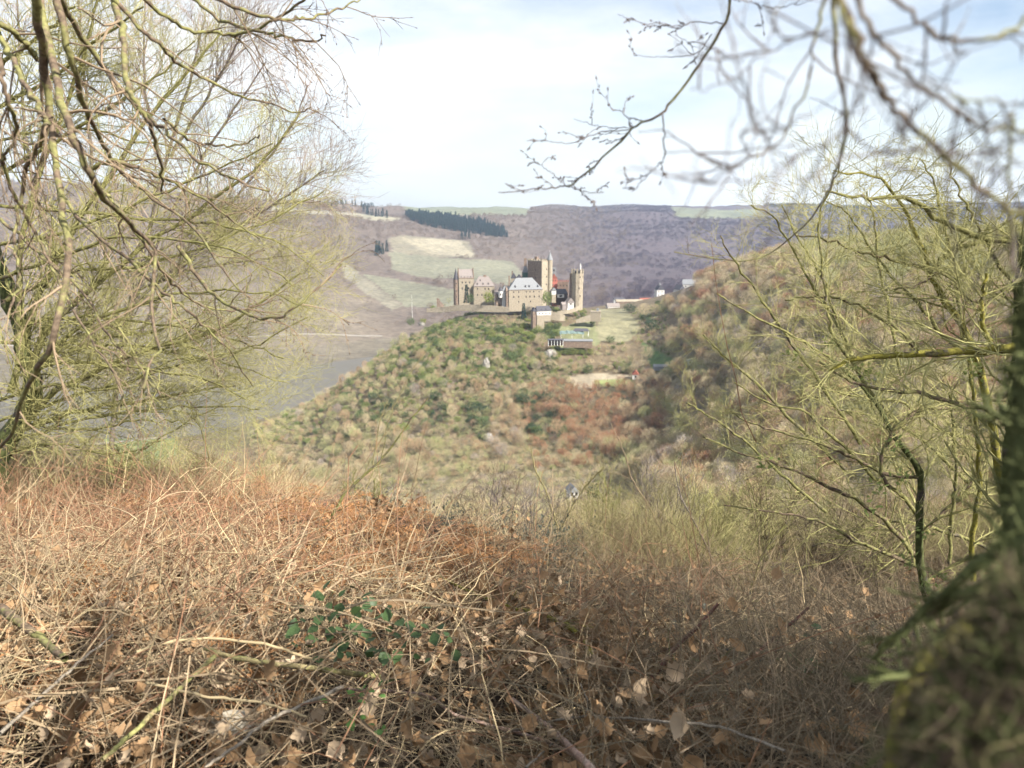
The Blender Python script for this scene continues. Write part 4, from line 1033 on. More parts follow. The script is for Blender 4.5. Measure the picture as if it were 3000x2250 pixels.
# shrubs crowding the foot of the castle walls
WALLSH = [(1300,900,'bush_olive','olive'),(1325,903,'bush_lime','light green'),(1352,897,'bush_ivy','dark ivy'),(1385,900,'bush_olive','olive'),(1410,903,'bush_brown','brown'),(1440,902,'bush_lime','light green'),(1500,905,'bush_olive','olive'),(1520,908,'bush_brown','brown'),(1548,903,'bush_lime','light green'),(1575,899,'bush_olive','olive'),(1588,896,'bush_yellow','yellow green'),(1618,905,'bush_green','dark green'),(1635,922,'bush_lime','light green'),(1655,940,'bush_olive','olive'),(1712,912,'bush_olive','olive'),(1722,935,'bush_lime','light green'),(1705,925,'bush_green','dark green'),(1640,955,'bush_green','green'),(1612,960,'bush_lime','light green'),(1597,968,'bush_green','green'),(1560,960,'bush_lime','light green'),(1548,925,'bush_olive','olive'),(1765,938,'bush_olive','olive'),(1735,950,'bush_green','green'),(1270,905,'bush_lime','light green'),(1290,915,'bush_green','green')]
for k, (px, py, key, w) in enumerate(WALLSH):
    Y = 688 if py < 912 else 668 if py < 930 else 645
    lab = ['small ', 'broad ', 'rounded ', 'upright ', 'low ', 'spreading ', 'bushy '][k % 7] + w + ' shrub against the castle wall ' + ('under the ruined wall', 'under the tower house', 'under the cream wing', 'under the slate roofed palace', 'beside the lower gatehouse', 'beside the walled terrace')[min(5, int((px > 1310)) + (px > 1380) + (px > 1470) + (px > 1600) + (px > 1690))]
    specimen('wall_shrub', px, py + 3, Y, key, RNG.uniform(1.0, 1.7), lab, 'shrub', RNG.uniform(.8, 1.3), trunk=False)
# ------------------------------------------------------------ near vegetation
def cat_path(pts, n, jit=0.0):
    """smooth path through sighted points (px, py, Y); n samples"""
    P = np.array([list(W(*p)) for p in pts]); m = len(P)
    Q = np.vstack([2 * P[0] - P[1], P, 2 * P[-1] - P[-2]])
    out = []
    for t in np.linspace(0, m - 1, n):
        i = min(int(t), m - 2); f = t - i; a, b, c, d = Q[i], Q[i + 1], Q[i + 2], Q[i + 3]
        out.append(0.5 * (2 * b + (c - a) * f + (2 * a - 5 * b + 4 * c - d) * f * f + (3 * b - a - 3 * c + d) * f ** 3))
    out = np.array(out)
    if jit: out[1:-1] += RNG.normal(size=(n - 2, 3)) * jit
    return out
def lichen_bark(name, bark, moss, amount, scale=14):
    m, nt, p = new_mat(name); N, L = nt.nodes, nt.links
    tc = N.new('ShaderNodeTexCoord')
    a = N.new('ShaderNodeTexNoise'); a.inputs['Scale'].default_value = scale; a.inputs['Detail'].default_value = 8; a.inputs['Roughness'].default_value = .65
    b = N.new('ShaderNodeTexNoise'); b.inputs['Scale'].default_value = scale * 5; b.inputs['Detail'].default_value = 5
    L.new(tc.outputs['Object'], a.inputs['Vector']); L.new(tc.outputs['Object'], b.inputs['Vector'])
    r1 = ramp(nt, [(0.3, tuple(np.array(bark) * .5)), (0.5, bark), (0.75, tuple(np.array(bark) * 1.6))]); L.new(b.outputs['Fac'], r1.inputs[0])
    r2 = ramp(nt, [(0.3, tuple(np.array(moss) * .55)), (0.55, moss), (0.8, tuple(np.minimum(np.array(moss) * 1.5, .8)))]); L.new(b.outputs['Fac'], r2.inputs[0])
    mr = N.new('ShaderNodeMapRange'); mr.inputs['From Min'].default_value = .62 - amount * .3; mr.inputs['From Max'].default_value = .70 - amount * .3
    L.new(a.outputs['Fac'], mr.inputs[0])
    mx = N.new('ShaderNodeMix'); mx.data_type = 'RGBA'; L.new(mr.outputs[0], mx.inputs['Factor']); L.new(r1.outputs[0], mx.inputs['A']); L.new(r2.outputs[0], mx.inputs['B'])
    L.new(mx.outputs['Result'], p.inputs['Base Color'])
    bp = N.new('ShaderNodeBump'); bp.inputs['Strength'].default_value = .8; bp.inputs['Distance'].default_value = .004; L.new(b.outputs['Fac'], bp.inputs['Height']); L.new(bp.outputs[0], p.inputs['Normal'])
    return m
M_BRANCH = lichen_bark('branch_bark', (0.13, 0.095, 0.065), (0.20, 0.19, 0.075), 0.5)
M_BRANCH_L = lichen_bark('lichen_branch', (0.12, 0.10, 0.07), (0.20, 0.19, 0.07), 0.75)
M_LICHEN = lichen_bark('yellow_lichen_bark', (0.10, 0.085, 0.05), (0.23, 0.205, 0.04), 0.75, 30)
M_MOSS = lichen_bark('mossy_bark', (0.06, 0.05, 0.04), (0.075, 0.085, 0.03), 0.8, 9)
M_DARKBR = lichen_bark('dark_branch', (0.14, 0.115, 0.105), (0.19, 0.175, 0.12), 0.2)
M_BUD = mat_noise('buds', [(0, (0.07, 0.045, 0.035)), (1, (0.15, 0.10, 0.075))], scale=40)
M_FINE = woodmat('fine_twigs', (0.25, 0.215, 0.105), scale=3)
M_FINE2 = woodmat('fine_brown_twigs', (0.21, 0.155, 0.10), scale=3)
M_FINE_Y = woodmat('lichen_twigs', (0.30, 0.28, 0.115), scale=5)
def bumpy(r, n):
    """radii with node swellings"""
    r = np.array(r); k = RNG.random(r.shape); return r * (1 + 0.12 * (k > .8) + 0.06 * RNG.normal(size=r.shape) * .5)
def twig_system(P, R, n1, L1, n2, L2, a1=(0.4, 1.0), up=0.0, trop=(0, 0, 0), n3=0, L3=0.0, wob=0.16, t0=0.1, r1=0.45, rmin=0.0011):
    """twigs of two or three orders on parent path(s); returns list of (paths, radii)"""
    out = []
    S, D, r, t = sprout(P, R, n1, t0, 1.0, a1, up)
    Lq = L1 * RNG.uniform(0.4, 1.1, len(S)) * (1.1 - 0.6 * t)
    P1 = grow(S, D, Lq, 7, wob, trop); R1 = bumpy(taper(np.maximum(r * r1, rmin * 1.6), 0.35, 7), 7); out.append((P1, R1))
    if n2:
        S, D, r, t = sprout(P1, R1, n2, 0.15, 1.0, (0.4, 0.95), up)
        P2 = grow(S, D, L2 * RNG.uniform(0.3, 1.1, len(S)) * (1.1 - .5 * t), 5, wob * 1.1, trop); R2 = taper(np.maximum(r * .55, rmin), 0.5, 5); out.append((P2, R2))
        if n3:
            S, D, r, t = sprout(P2, R2, n3, 0.2, 1.0, (0.4, 0.9), up)
            P3 = grow(S, D, L3 * RNG.uniform(0.3, 1.1, len(S)), 3, wob, trop); R3 = taper(np.maximum(r * .6, rmin * .8), 0.6, 3); out.append((P3, R3))
    return out
def branch_obj(par, pts, r0, r1, mat, n=24, k=7, jit=0.003, twigs=None, tmat=None, name='branch', buds=False):
    """pts sighted; r0 and r1 in metres"""
    P = cat_path(pts, n, jit)[None]; R = bumpy(taper(np.array([r0]), r1 / r0, n), n)
    o = obj(name, Bag().tubes(P, R, k).mesh(name, [mat], True), par)
    if twigs:
        b = Bag(); sysm = twig_system(P, R, **twigs)
        for i, (p_, r_) in enumerate(sysm): b.tubes(p_, r_, 4 if i == 0 else 3, 0)
        if buds:
            for p_, r_ in sysm[:2]:
                c = p_[:, -1]; d = nrm(p_[:, -1] - p_[:, -2])
                pp = np.stack([c, c + d * .004, c + d * .008], 1); rr = np.tile([.0008, .0014, .0004], (len(c), 1)); b.tubes(pp, rr, 4, 1)
                S, D, r, t = sprout(p_, r_, 3, .1, .95, (.5, .9)); pp = np.stack([S, S + D * .003, S + D * .006], 1); rr = np.tile([.0009, .0013, .0004], (len(S), 1)); b.tubes(pp, rr, 4, 1)
        tagk = obj('twigs', b.mesh('twigs', [tmat or mat, M_BUD], False), o); tagk['kind'] = 'stuff'
    return o

# --- hanging branches, upper left --------------------------------
t = empty('overhanging_tree', W(-150, -500, 2.2)); tag(t, 'large tree whose long olive branches hang down across the upper left', 'tree')
t.location = (0, 0, 0)
px2m = lambda r, Y: r * Y / 2250
HANG = [
 ([(95,-60),(120,100),(130,200),(145,300),(150,400),(165,500),(180,600),(195,700),(190,820),(165,960),(145,1020),(100,1100),(70,1150),(40,1260),(0,1310)], 13, 5, 2.0),
 ([(110,-40),(140,130),(165,220),(175,290),(200,360),(225,430),(260,500),(290,560),(320,590),(370,640),(400,680),(440,710),(455,740),(445,850),(450,950),(465,1030),(430,1070),(420,1140)], 12, 3, 2.1),
 ([(160,-40),(185,90),(210,180),(230,260),(260,340),(290,400),(320,450),(360,510),(420,560),(500,620),(580,680),(640,770),(700,850)], 9, 2.5, 2.3),
 ([(170,-20),(215,70),(260,140),(310,200),(350,260),(400,310),(460,360),(520,420),(600,480),(690,530),(790,560)], 9, 2.5, 2.4),
 ([(322,-30),(350,60),(362,100),(365,180),(372,250),(390,290),(430,350),(450,400),(470,500),(472,560)], 10, 3, 2.2),
 ([(325,-20),(400,70),(470,130),(520,180),(600,230),(700,280),(790,305),(870,330),(910,315)], 6, 2, 2.6),
 ([(400,-20),(500,60),(560,90),(640,98),(720,96),(800,60),(880,10),(900,-30)], 6, 3, 2.5),
 ([(540,-20),(650,60),(750,90),(830,105),(900,120),(955,105)], 5, 2, 2.7),
 ([(620,-10),(760,45),(860,55),(960,40),(1060,-5)], 5, 2, 2.6),
 ([(-30,50),(60,110),(110,170),(140,215)], 9, 6, 2.1),
 ([(-20,60),(30,170),(75,250),(120,330),(140,370)], 8, 6, 2.0),
 ([(-10,150),(10,260),(40,340),(48,380),(40,420),(10,460),(-20,475)], 6, 4, 1.9),
 ([(138,350),(110,430),(75,510),(60,580),(50,640),(45,740),(60,820),(30,900)], 8, 3, 2.0),
 ([(175,560),(230,640),(300,700),(380,760),(470,850),(540,900),(600,960),(680,1040),(740,1130)], 6, 2, 2.5),
 ([(260,500),(330,470),(420,500),(520,540),(620,600),(700,660),(760,700)], 6, 2, 2.7),
 ([(480,350),(560,410),(620,425),(700,425),(760,395)], 5, 2, 2.6),
 ([(520,720),(590,820),(650,880),(720,920),(790,935),(850,910),(930,850),(1000,775)], 6, 2, 2.5),
 ([(300,560),(380,650),(450,760),(500,820),(560,880),(640,910),(720,905),(800,880)], 5, 2, 2.8),
 ([(-20,400),(20,520),(60,600),(110,700),(150,780),(190,860),(240,950),(300,1040),(350,1120),(350,1210)], 6, 2, 2.3),
 ([(0,640),(90,720),(180,800),(260,880),(330,1000),(400,1060),(470,1160)], 5, 1.6, 2.6),
]
for k, (pts, w0, w1, Y) in enumerate(HANG):
    p3 = [(a, b, Y + 0.25 * math.sin(k * 2.1 + i * .5)) for i, (a, b) in enumerate(pts)]
    branch_obj(t, p3, px2m(w0, Y) , px2m(w1, Y), M_BRANCH, n=34, k=8, twigs=dict(n1=7, L1=.38, n2=3, L2=.15, n3=1, L3=.07, trop=(.03, 0, -.10)), tmat=M_FINE2, buds=True)

# --- hanging branches, upper right, very close to the eye -----------
t = empty('overhanging_tree', (0, 0, 0)); tag(t, 'bare tree whose branches sweep down from the top right edge out of focus', 'tree')
RB = [
 ([(2150,-40),(2130,50),(2100,110),(2060,170),(2020,230),(1970,290),(1940,330),(1880,360),(1850,380),(1800,430),(1740,490),(1690,530),(1660,545)], 8, 4, [1.5] * 13),
 ([(1660,545),(1600,551),(1560,555),(1460,563)], 4, 2, [1.5] * 4),
 ([(1655,542),(1630,520),(1600,495),(1562,470)], 2.5, 1.5, [1.5] * 4),
 ([(1660,545),(1700,558),(1745,565),(1770,562)], 2.5, 1.2, [1.5] * 4),
 ([(1850,375),(1780,385),(1720,400),(1670,420),(1620,415),(1560,408)], 3, 1.3, [1.5] * 6),
 ([(1880,352),(1840,345),(1820,325),(1790,320)], 3, 1.5, [1.45] * 4),
 ([(1840,375),(1780,372),(1730,365),(1680,348)], 2.5, 1.2, [1.55] * 4),
 ([(1940,330),(1945,450),(1920,490),(1850,560)], 4, 2, [1.3, 1.2, 1.2, 1.2]),
 ([(1945,450),(2020,440),(2080,470),(2140,490)], 3, 2, [1.0] * 4),
 ([(2120,70),(2050,65),(1980,75),(1940,72),(1870,62),(1810,42)], 3, 1.2, [1.5] * 6),
 ([(1990,72),(1980,100),(2010,120),(2025,128)], 2, 1, [1.5] * 4),
 ([(2085,100),(2050,150),(2000,165),(1930,165),(1855,163)], 3, 1.2, [1.5] * 5),
 ([(2150,0),(2200,5),(2260,25),(2320,15),(2380,2)], 3, 1.5, [1.3] * 5),
 ([(2430,-30),(2400,70),(2380,150),(2370,240),(2340,290),(2310,370),(2270,430),(2200,470),(2130,490),(2060,465)], 9, 3, [.95] * 10),
 ([(2440,-30),(2445,80),(2460,200),(2475,300),(2480,380),(2465,440),(2450,500),(2420,570),(2390,620),(2350,670),(2310,700),(2260,740),(2200,760),(2150,765),(2080,755),(2020,745),(1975,738)], 11, 2.2, [.9, .9, .92, .95, 1.0, 1.1, 1.2, 1.4, 1.6, 1.8, 2.0, 2.1, 2.1, 2.1, 2.1, 2.1, 2.1]),
 ([(2450,-30),(2500,80),(2530,170),(2570,230),(2600,290),(2650,350),(2720,420),(2800,490),(2870,550),(2930,600),(3020,650)], 17, 13, [.72] * 11),
 ([(2500,-30),(2560,100),(2620,160),(2680,230),(2760,300),(2830,350),(2900,375),(3020,385)], 14, 9, [.72] * 8),
 ([(2590,-30),(2680,50),(2740,100),(2800,120),(2900,115),(2980,80),(3040,20)], 12, 9, [.75] * 7),
 ([(2440,-20),(2480,60),(2520,150),(2580,250)], 12, 9, [.66] * 4),
 ([(2390,90),(2300,130),(2220,175),(2150,230),(2080,260),(2030,265)], 5, 2.5, [.85] * 6),
 ([(2470,385),(2400,425),(2330,460),(2270,500),(2200,530),(2110,535),(2060,535)], 6, 4, [.7] * 7),
 ([(2370,330),(2290,380),(2230,385),(2170,392)], 5, 4, [.7] * 4),
 ([(2700,220),(2780,270),(2850,300),(3010,300)], 7, 5, [.65] * 4),
 ([(2240,0),(2270,70),(2310,130)], 5, 3, [.75] * 3),
 ([(2475,370),(2520,420),(2600,440),(2700,445),(2800,450),(2900,450)], 6, 4, [.7] * 6),
 ([(2640,340),(2640,420),(2600,470),(2560,520)], 5, 3, [.7] * 4),
 ([(2960,330),(2960,480),(2955,650),(2970,800)], 9, 6, [.75] * 4),
 ([(2050,120),(2110,150),(2170,170),(2240,140),(2260,90)], 4, 2.5, [.9] * 5),
]
for k, (pts, w0, w1, Ys) in enumerate(RB):
    Ys = [y * .75 if y < 1.2 else y for y in Ys]
    p3 = [(a, b, y) for (a, b), y in zip(pts, Ys)]; Y = Ys[0]
    far_ = Y >= 1.2
    branch_obj(t, p3, px2m(w0, Y) * .54, px2m(w1, Ys[-1]) * .6, M_BRANCH if w0 > 6 else M_DARKBR, n=30, k=8, jit=.0012,
               twigs=dict(n1=3 if w0 < 6 else 5, L1=.14 if not far_ else .07, n2=2 if not far_ else 1, L2=.05, wob=.2, a1=(.4, .9), rmin=.0006), tmat=M_DARKBR, buds=far_)
# ------------------------------------------------------------ mossy tree on the left and the finer tree behind it
def big_branches(par, specs, Y, mat, tmat, tw, n=22, k=6, wig=0.009, yj=0.8):
    for (pts, w0, w1) in specs:
        dy = RNG.uniform(-yj, yj)
        p3 = [(a, b, Y + dy * (i / len(pts))) for i, (a, b) in enumerate(pts)]
        branch_obj(par, p3, px2m(w0, Y) * .72, px2m(w1, Y) * .8, mat, n=n, k=k, jit=wig, twigs=tw, tmat=tmat)
t = empty('mossy_tree', (0, 0, 0)); tag(t, 'dense leafless tree with yellow green mossy branches filling the left side', 'tree')
branch_obj(t, [(-60,1560,6), (-10,1440,6), (20,1330,6), (50,1240,6), (90,1150,6), (70,1000,6.1), (20,850,6.2), (-60,650,6.3)], .085, .05, M_MOSS, n=24, k=10, jit=.02, name='trunk')
SPEC = [
 ([(30,1300),(150,1160),(300,1080),(450,1020),(600,980),(750,900),(880,800)], 14, 3),
 ([(40,1270),(250,1200),(400,1180),(560,1150),(690,1130)], 11, 3),
 ([(60,1200),(120,1000),(260,850),(420,720),(600,600),(760,480),(880,330)], 14, 3),
 ([(30,1150),(100,900),(200,700),(330,500),(450,330),(560,200),(650,90)], 14, 3),
 ([(60,1050),(60,750),(120,500),(200,300),(260,120),(300,-20)], 13, 3),
 ([(40,960),(180,930),(350,935),(520,960),(700,1000),(830,1050)], 8, 2),
 ([(-20,720),(150,690),(300,640),(480,560),(640,500),(800,420)], 8, 2),
 ([(-20,520),(150,430),(300,330),(450,230),(570,120)], 8, 2),
 ([(20,880),(200,800),(400,780),(600,720),(800,640),(950,560)], 9, 2),
 ([(60,1100),(200,1060),(420,1080),(600,1110),(720,1170)], 8, 2),
 ([(-20,320),(150,230),(280,120),(420,20)], 8, 3),
 ([(-20,600),(200,620),(430,640),(650,660),(830,720),(950,810)], 8, 2),
 ([(-20,1000),(180,1010),(330,985),(480,960),(610,900),(760,780)], 8, 2),
 ([(-20,820),(150,760),(330,700),(520,700),(700,740),(860,840)], 8, 2),
 ([(-20,200),(100,120),(220,20)], 8, 3), ([(-20,420),(120,380),(260,380),(420,420),(560,430)], 6, 2),
 ([(50,1230),(220,1260),(420,1230),(560,1240)], 7, 2), ([(-20,1180),(160,1130),(330,1140),(520,1050),(640,1060)], 8, 2),
 ([(-20,1240),(250,1150),(500,1080),(720,1020),(900,930)], 7, 2), ([(0,1300),(300,1220),(560,1190),(760,1200)], 7, 2), ([(100,1050),(350,1010),(600,1050),(840,1120)], 7, 2),
 ([(0,1330),(150,1300),(330,1330),(480,1290)], 7, 2), ([(60,1160),(200,980),(380,900),(560,860),(740,850),(900,900)], 9, 2),
]
big_branches(t, SPEC, 6.0, M_BRANCH_L, M_FINE_Y, dict(n1=38, L1=.9, n2=9, L2=.34, n3=3, L3=.16, wob=.14, up=.12, r1=.32, rmin=.0010, t0=.03))
t = empty('fine_twigged_tree', (0, 0, 0)); tag(t, 'taller leafless tree with fine grey brown twigs behind the mossy tree', 'tree')
SPEC = [
 ([(330,1420),(330,1200),(380,900),(440,650),(500,420),(560,220),(600,60)], 12, 3),
 ([(340,1150),(450,900),(600,700),(740,520),(850,380),(900,250)], 9, 2),
 ([(350,1050),(430,780),(560,520),(680,330),(780,180)], 9, 2),
 ([(380,900),(560,750),(720,650),(860,560),(950,500)], 7, 2),
 ([(360,1000),(300,700),(260,400),(240,150),(230,-20)], 9, 2),
 ([(420,760),(620,650),(800,600),(940,590)], 6, 2),
 ([(480,500),(430,300),(420,120),(430,-20)], 7, 2), ([(400,850),(600,780),(760,760),(900,740)], 6, 2),
 ([(500,460),(620,260),(700,120),(730,30)], 6, 2), ([(340,1100),(180,800),(90,500),(60,200),(50,-20)], 8, 3),
]
big_branches(t, SPEC, 11.0, M_DARKBR, woodmat('mauve_twigs', (0.33, 0.265, 0.215), scale=3), dict(n1=34, L1=1.35, n2=9, L2=.6, n3=3, L3=.3, wob=.13, up=.22, r1=.4, rmin=.0019, t0=.12))

# ------------------------------------------------------------ lichen covered shrubs on the right
t = empty('lichen_shrub', (0, 0, 0)); tag(t, 'tall leafless shrub with yellow lichen on its branches filling the right side', 'shrub')
LSP = [
 ([(2960,1620),(2930,1400),(2900,1200),(2860,1060),(2814,941),(2774,898),(2744,841),(2724,798),(2708,738),(2671,665),(2645,606),(2598,533),(2575,520),(2512,510),(2442,500)], 13, 2, 3.4, M_LICHEN),
 ([(2724,798),(2760,760),(2800,725),(2850,712),(2920,700),(3030,706)], 6, 9, 3.3, M_BRANCH_L),
 ([(2420,560),(2480,575),(2550,580),(2600,577),(2680,590),(2750,640),(2850,690),(2920,700),(3030,705)], 3, 10, 3.2, M_BRANCH_L),
 ([(3030,1008),(2950,1020),(2850,1028),(2750,1032),(2650,1040),(2550,1045),(2480,1055),(2430,1090)], 15, 5, 2.8, M_LICHEN),
 ([(2900,1012),(2880,950),(2878,870),(2890,800)], 8, 4, 2.85, M_LICHEN),
 ([(2490,1055),(2440,980),(2430,920),(2415,850),(2405,780),(2402,700),(2400,640),(2430,560),(2460,480)], 5, 2, 2.9, M_BRANCH_L),
 ([(2560,1160),(2500,1070),(2450,950),(2420,900),(2370,820),(2320,730),(2270,640),(2200,600)], 6, 2, 3.6, M_BRANCH_L),
 ([(3030,1270),(2900,1205),(2800,1180),(2700,1150),(2600,1140),(2500,1120),(2400,1060)], 8, 3, 3.0, M_BRANCH),
 ([(2720,1760),(2700,1660),(2690,1500),(2700,1400),(2670,1340),(2620,1280),(2580,1200),(2540,1150),(2480,1090),(2430,1050)], 14, 3, 4.0, M_MOSS),
 ([(2700,1400),(2600,1390),(2500,1340),(2400,1300),(2300,1270),(2200,1240),(2140,1205)], 6, 2, 4.0, M_BRANCH),
 ([(2720,1560),(2640,1450),(2560,1400),(2500,1330),(2420,1260),(2350,1200),(2250,1180),(2150,1120)], 7, 2, 4.2, M_BRANCH_L),
 ([(2610,1430),(2580,1370),(2600,1290),(2650,1230),(2700,1200),(2760,1195),(2900,1170),(3030,1180)], 6, 5, 3.8, M_BRANCH),
 ([(2990,1750),(2960,1560),(2950,1400),(2960,1250),(2975,1100),(2985,900),(2990,700)], 20, 12, 3.0, M_MOSS),
 ([(2850,1700),(2850,1560),(2870,1420),(2865,1300),(2850,1150),(2830,980)], 8, 5, 3.6, M_LICHEN),
 ([(2780,1650),(2790,1500),(2800,1400),(2795,1280),(2780,1150)], 6, 4, 3.9, M_BRANCH_L),
 ([(2700,1640),(2560,1500),(2430,1430),(2300,1370),(2180,1330),(2060,1280)], 8, 2, 4.2, M_BRANCH),
 ([(2690,1660),(2520,1590),(2400,1530),(2280,1500),(2120,1480)], 6, 2, 4.2, M_BRANCH),
 ([(2860,1060),(2760,980),(2680,880),(2600,800),(2530,700),(2480,620),(2420,590)], 6, 2, 3.5, M_BRANCH_L),
 ([(3030,820),(2950,850),(2850,880),(2760,800),(2700,830),(2620,850)], 5, 3, 3.1, M_BRANCH),
 ([(3030,920),(2940,800),(2860,650),(2810,560),(2780,480)], 6, 2, 3.3, M_BRANCH_L),
 ([(2330,690),(2420,700),(2520,740),(2620,760),(2730,790)], 2, 5, 3.4, M_BRANCH),
 ([(2300,880),(2400,870),(2500,890),(2620,960),(2700,1040)], 2, 5, 3.6, M_BRANCH),
 ([(2100,860),(2200,920),(2330,990),(2450,1060),(2560,1160),(2640,1250)], 2, 6, 4.2, M_BRANCH_L),
 ([(2700,1560),(2820,1450),(2900,1330),(3030,1230)], 6, 5, 4.2, M_BRANCH),
]
LSP += [
 ([(2520,1300),(2400,1120),(2300,980),(2220,860),(2150,760),(2110,690)], 6, 2, 4.6, M_BRANCH_L),
 ([(2480,1380),(2340,1250),(2220,1130),(2120,1040),(2060,980)], 6, 2, 4.8, M_BRANCH_L),
 ([(2560,1200),(2480,1000),(2410,820),(2340,700),(2290,600)], 5, 2, 4.4, M_BRANCH_L),
 ([(2420,1500),(2300,1400),(2180,1290),(2080,1220),(2010,1180)], 5, 2, 5.0, M_BRANCH_L),
 ([(2640,1100),(2600,900),(2570,740),(2560,640),(2540,560)], 5, 2, 4.2, M_BRANCH_L),
 ([(2820,1000),(2800,800),(2760,640),(2740,540),(2700,470)], 6, 2, 4.4, M_BRANCH_L),
 ([(2900,1300),(2760,1260),(2640,1180),(2500,1160),(2380,1130)], 6, 2, 4.4, M_BRANCH_L),
 ([(2940,1500),(2800,1380),(2700,1290),(2600,1230),(2460,1200)], 6, 2, 4.6, M_BRANCH_L),
 ([(2920,1620),(2780,1560),(2640,1530),(2500,1560),(2380,1600)], 6, 2, 4.4, M_BRANCH_L),
]
for pts, w0, w1, Y, mt in LSP:
    branch_obj(t, [(a, b, Y) for a, b in pts], px2m(w0, Y), px2m(w1, Y), mt, n=26, k=8, jit=.004,
               twigs=dict(n1=24, L1=.52, n2=8, L2=.20, n3=2, L3=.09, wob=.15, up=.08, r1=.30, rmin=.0008, a1=(.5, 1.2), t0=.05), tmat=M_FINE_Y)
# young leaf tufts on it
b = Bag()
for px, py in [(2480,1060),(2510,1075),(2535,1100),(2330,1040),(2650,1400),(2840,1075),(2860,1090),(2700,1555),(2560,1480),(2660,1640),(2580,1430),(2430,1010),(2540,1090),(2750,1700),(2720,1710),(2240,1350),(2620,1300)]:
    c = np.array(W(px, py, 3.2)); C = c + RNG.normal(size=(16, 3)) * .022; v, tt = leaves(C, .028, .5); b.add(v, t=tt)
o = obj('young_leaves', b.mesh('young_leaves', [M_LIME]), t); o['kind'] = 'stuff'

# ------------------------------------------------------------ out of focus mossy trunk at the right edge
t = empty('leaning_mossy_tree', (0, 0, 0)); tag(t, 'blurred mossy trunk leaning in from the right edge close to the camera', 'tree')
def fat(par, pts, r, mat, name, n=70, k=28, amp=.12):
    P = cat_path(pts, n)[None]; R = np.interp(np.linspace(0, 1, n), np.linspace(0, 1, len(r)), r)[None]
    v, q = tubes(P, R, k); c = np.repeat(P[0], k, 0); d = v - c
    ns = fbm(v[:, 2] * 14 + 5 * d[:, 0] * 10, np.arctan2(d[:, 1], d[:, 0]) * 1.5 + v[:, 2] * 3, 4)
    v = c + d * (1 + amp * ns)[:, None]
    o = obj(name, np_mesh(name, v, q, mats=[mat], smooth=True), par)
    # moss tufts
    f = RNG.integers(0, len(v), 5200); C = v[f]; D = nrm(d[f] + RNG.normal(size=(len(f), 3)) * .02); D = nrm(D + .6 * RNG.normal(size=D.shape))
    vv, qq = slivers(C, D, RNG.uniform(.006, .022, len(f)), np.full(len(f), .0022)); bb = Bag().add(vv, qq, m=0)
    g = obj('moss', bb.mesh('moss', [M_MOSSF]), o); g['kind'] = 'stuff'
    return o
M_MOSSF = woodmat('moss_tufts', (0.085, 0.095, 0.035), scale=20)
fat(t, [(4400,-2200,1.1), (3700,-700,.75), (3200,300,.62), (3080,800,.58), (3035,1050,.56), (3028,1400,.53), (3040,1640,.48), (3050,1850,.44), (3040,2060,.41), (3000,2330,.39), (2860,3200,.38), (2700,5600,.40)], [.03, .024, .018, .013, .013, .014, .018, .028, .040, .050, .055, .075], M_MOSS, 'trunk')
for pts, r0, r1 in [([(2900,1800,.56), (2760,1880,.55), (2680,1990,.54), (2630,2120,.53), (2610,2290,.52)], .008, .006), ([(2920,1700,.6), (2780,1760,.64), (2650,1850,.75), (2560,1930,.9)], .006, .003),
                    ([(3010,1560,.6), (2860,1660,.62), (2700,1800,.66), (2580,1900,.75)], .006, .003), ([(3040,1300,.6), (3000,1250,.62), (2960,1230,.64), (2930,1190,.68)], .006, .003),
                    ([(2960,1900,.55), (2850,2000,.52), (2780,2150,.5), (2760,2300,.5)], .008, .006)]:
    branch_obj(t, pts, r0, r1, M_LICHEN if r0 > .007 else M_MOSS, n=16, k=8, jit=.0012, twigs=dict(n1=14, L1=.07, n2=4, L2=.03, a1=(.4, 1.4), rmin=.0005), tmat=M_MOSSF)

def moss_mass(par, cs, n, mat, name='moss_tangle'):
    C = np.concatenate([np.array(W(a, b, Y)) + RNG.normal(size=(n, 3)) * r * [1, 1.2, 1] for a, b, Y, r in cs])
    P = grow(C, rdir(len(C), -.1), RNG.uniform(.008, .04, len(C)), 5, .3, (0, 0, -.12)); R = taper(RNG.uniform(.0003, .0009, len(C)), .4, 5)
    o = obj(name, Bag().tubes(P, R, 3).mesh(name, [mat]), par); o['kind'] = 'stuff'
MC = [(2990,1750,.56,.018), (2930,1850,.56,.022), (2860,1960,.55,.026), (2780,2060,.55,.026), (2720,2160,.54,.026), (2700,2260,.54,.028), (2860,2140,.56,.032), (2960,2030,.57,.03), (2960,2230,.57,.035), (2830,2260,.55,.03)]
MC = [(a + 105, b + 50, Y * .64, r * .46) for a, b, Y, r in MC]
moss_mass(t, MC, 520, M_MOSSF); moss_mass(t, MC, 420, woodmat('brown_tangle', (0.10, 0.07, 0.05), scale=9)); moss_mass(t, MC, 160, M_FINE)
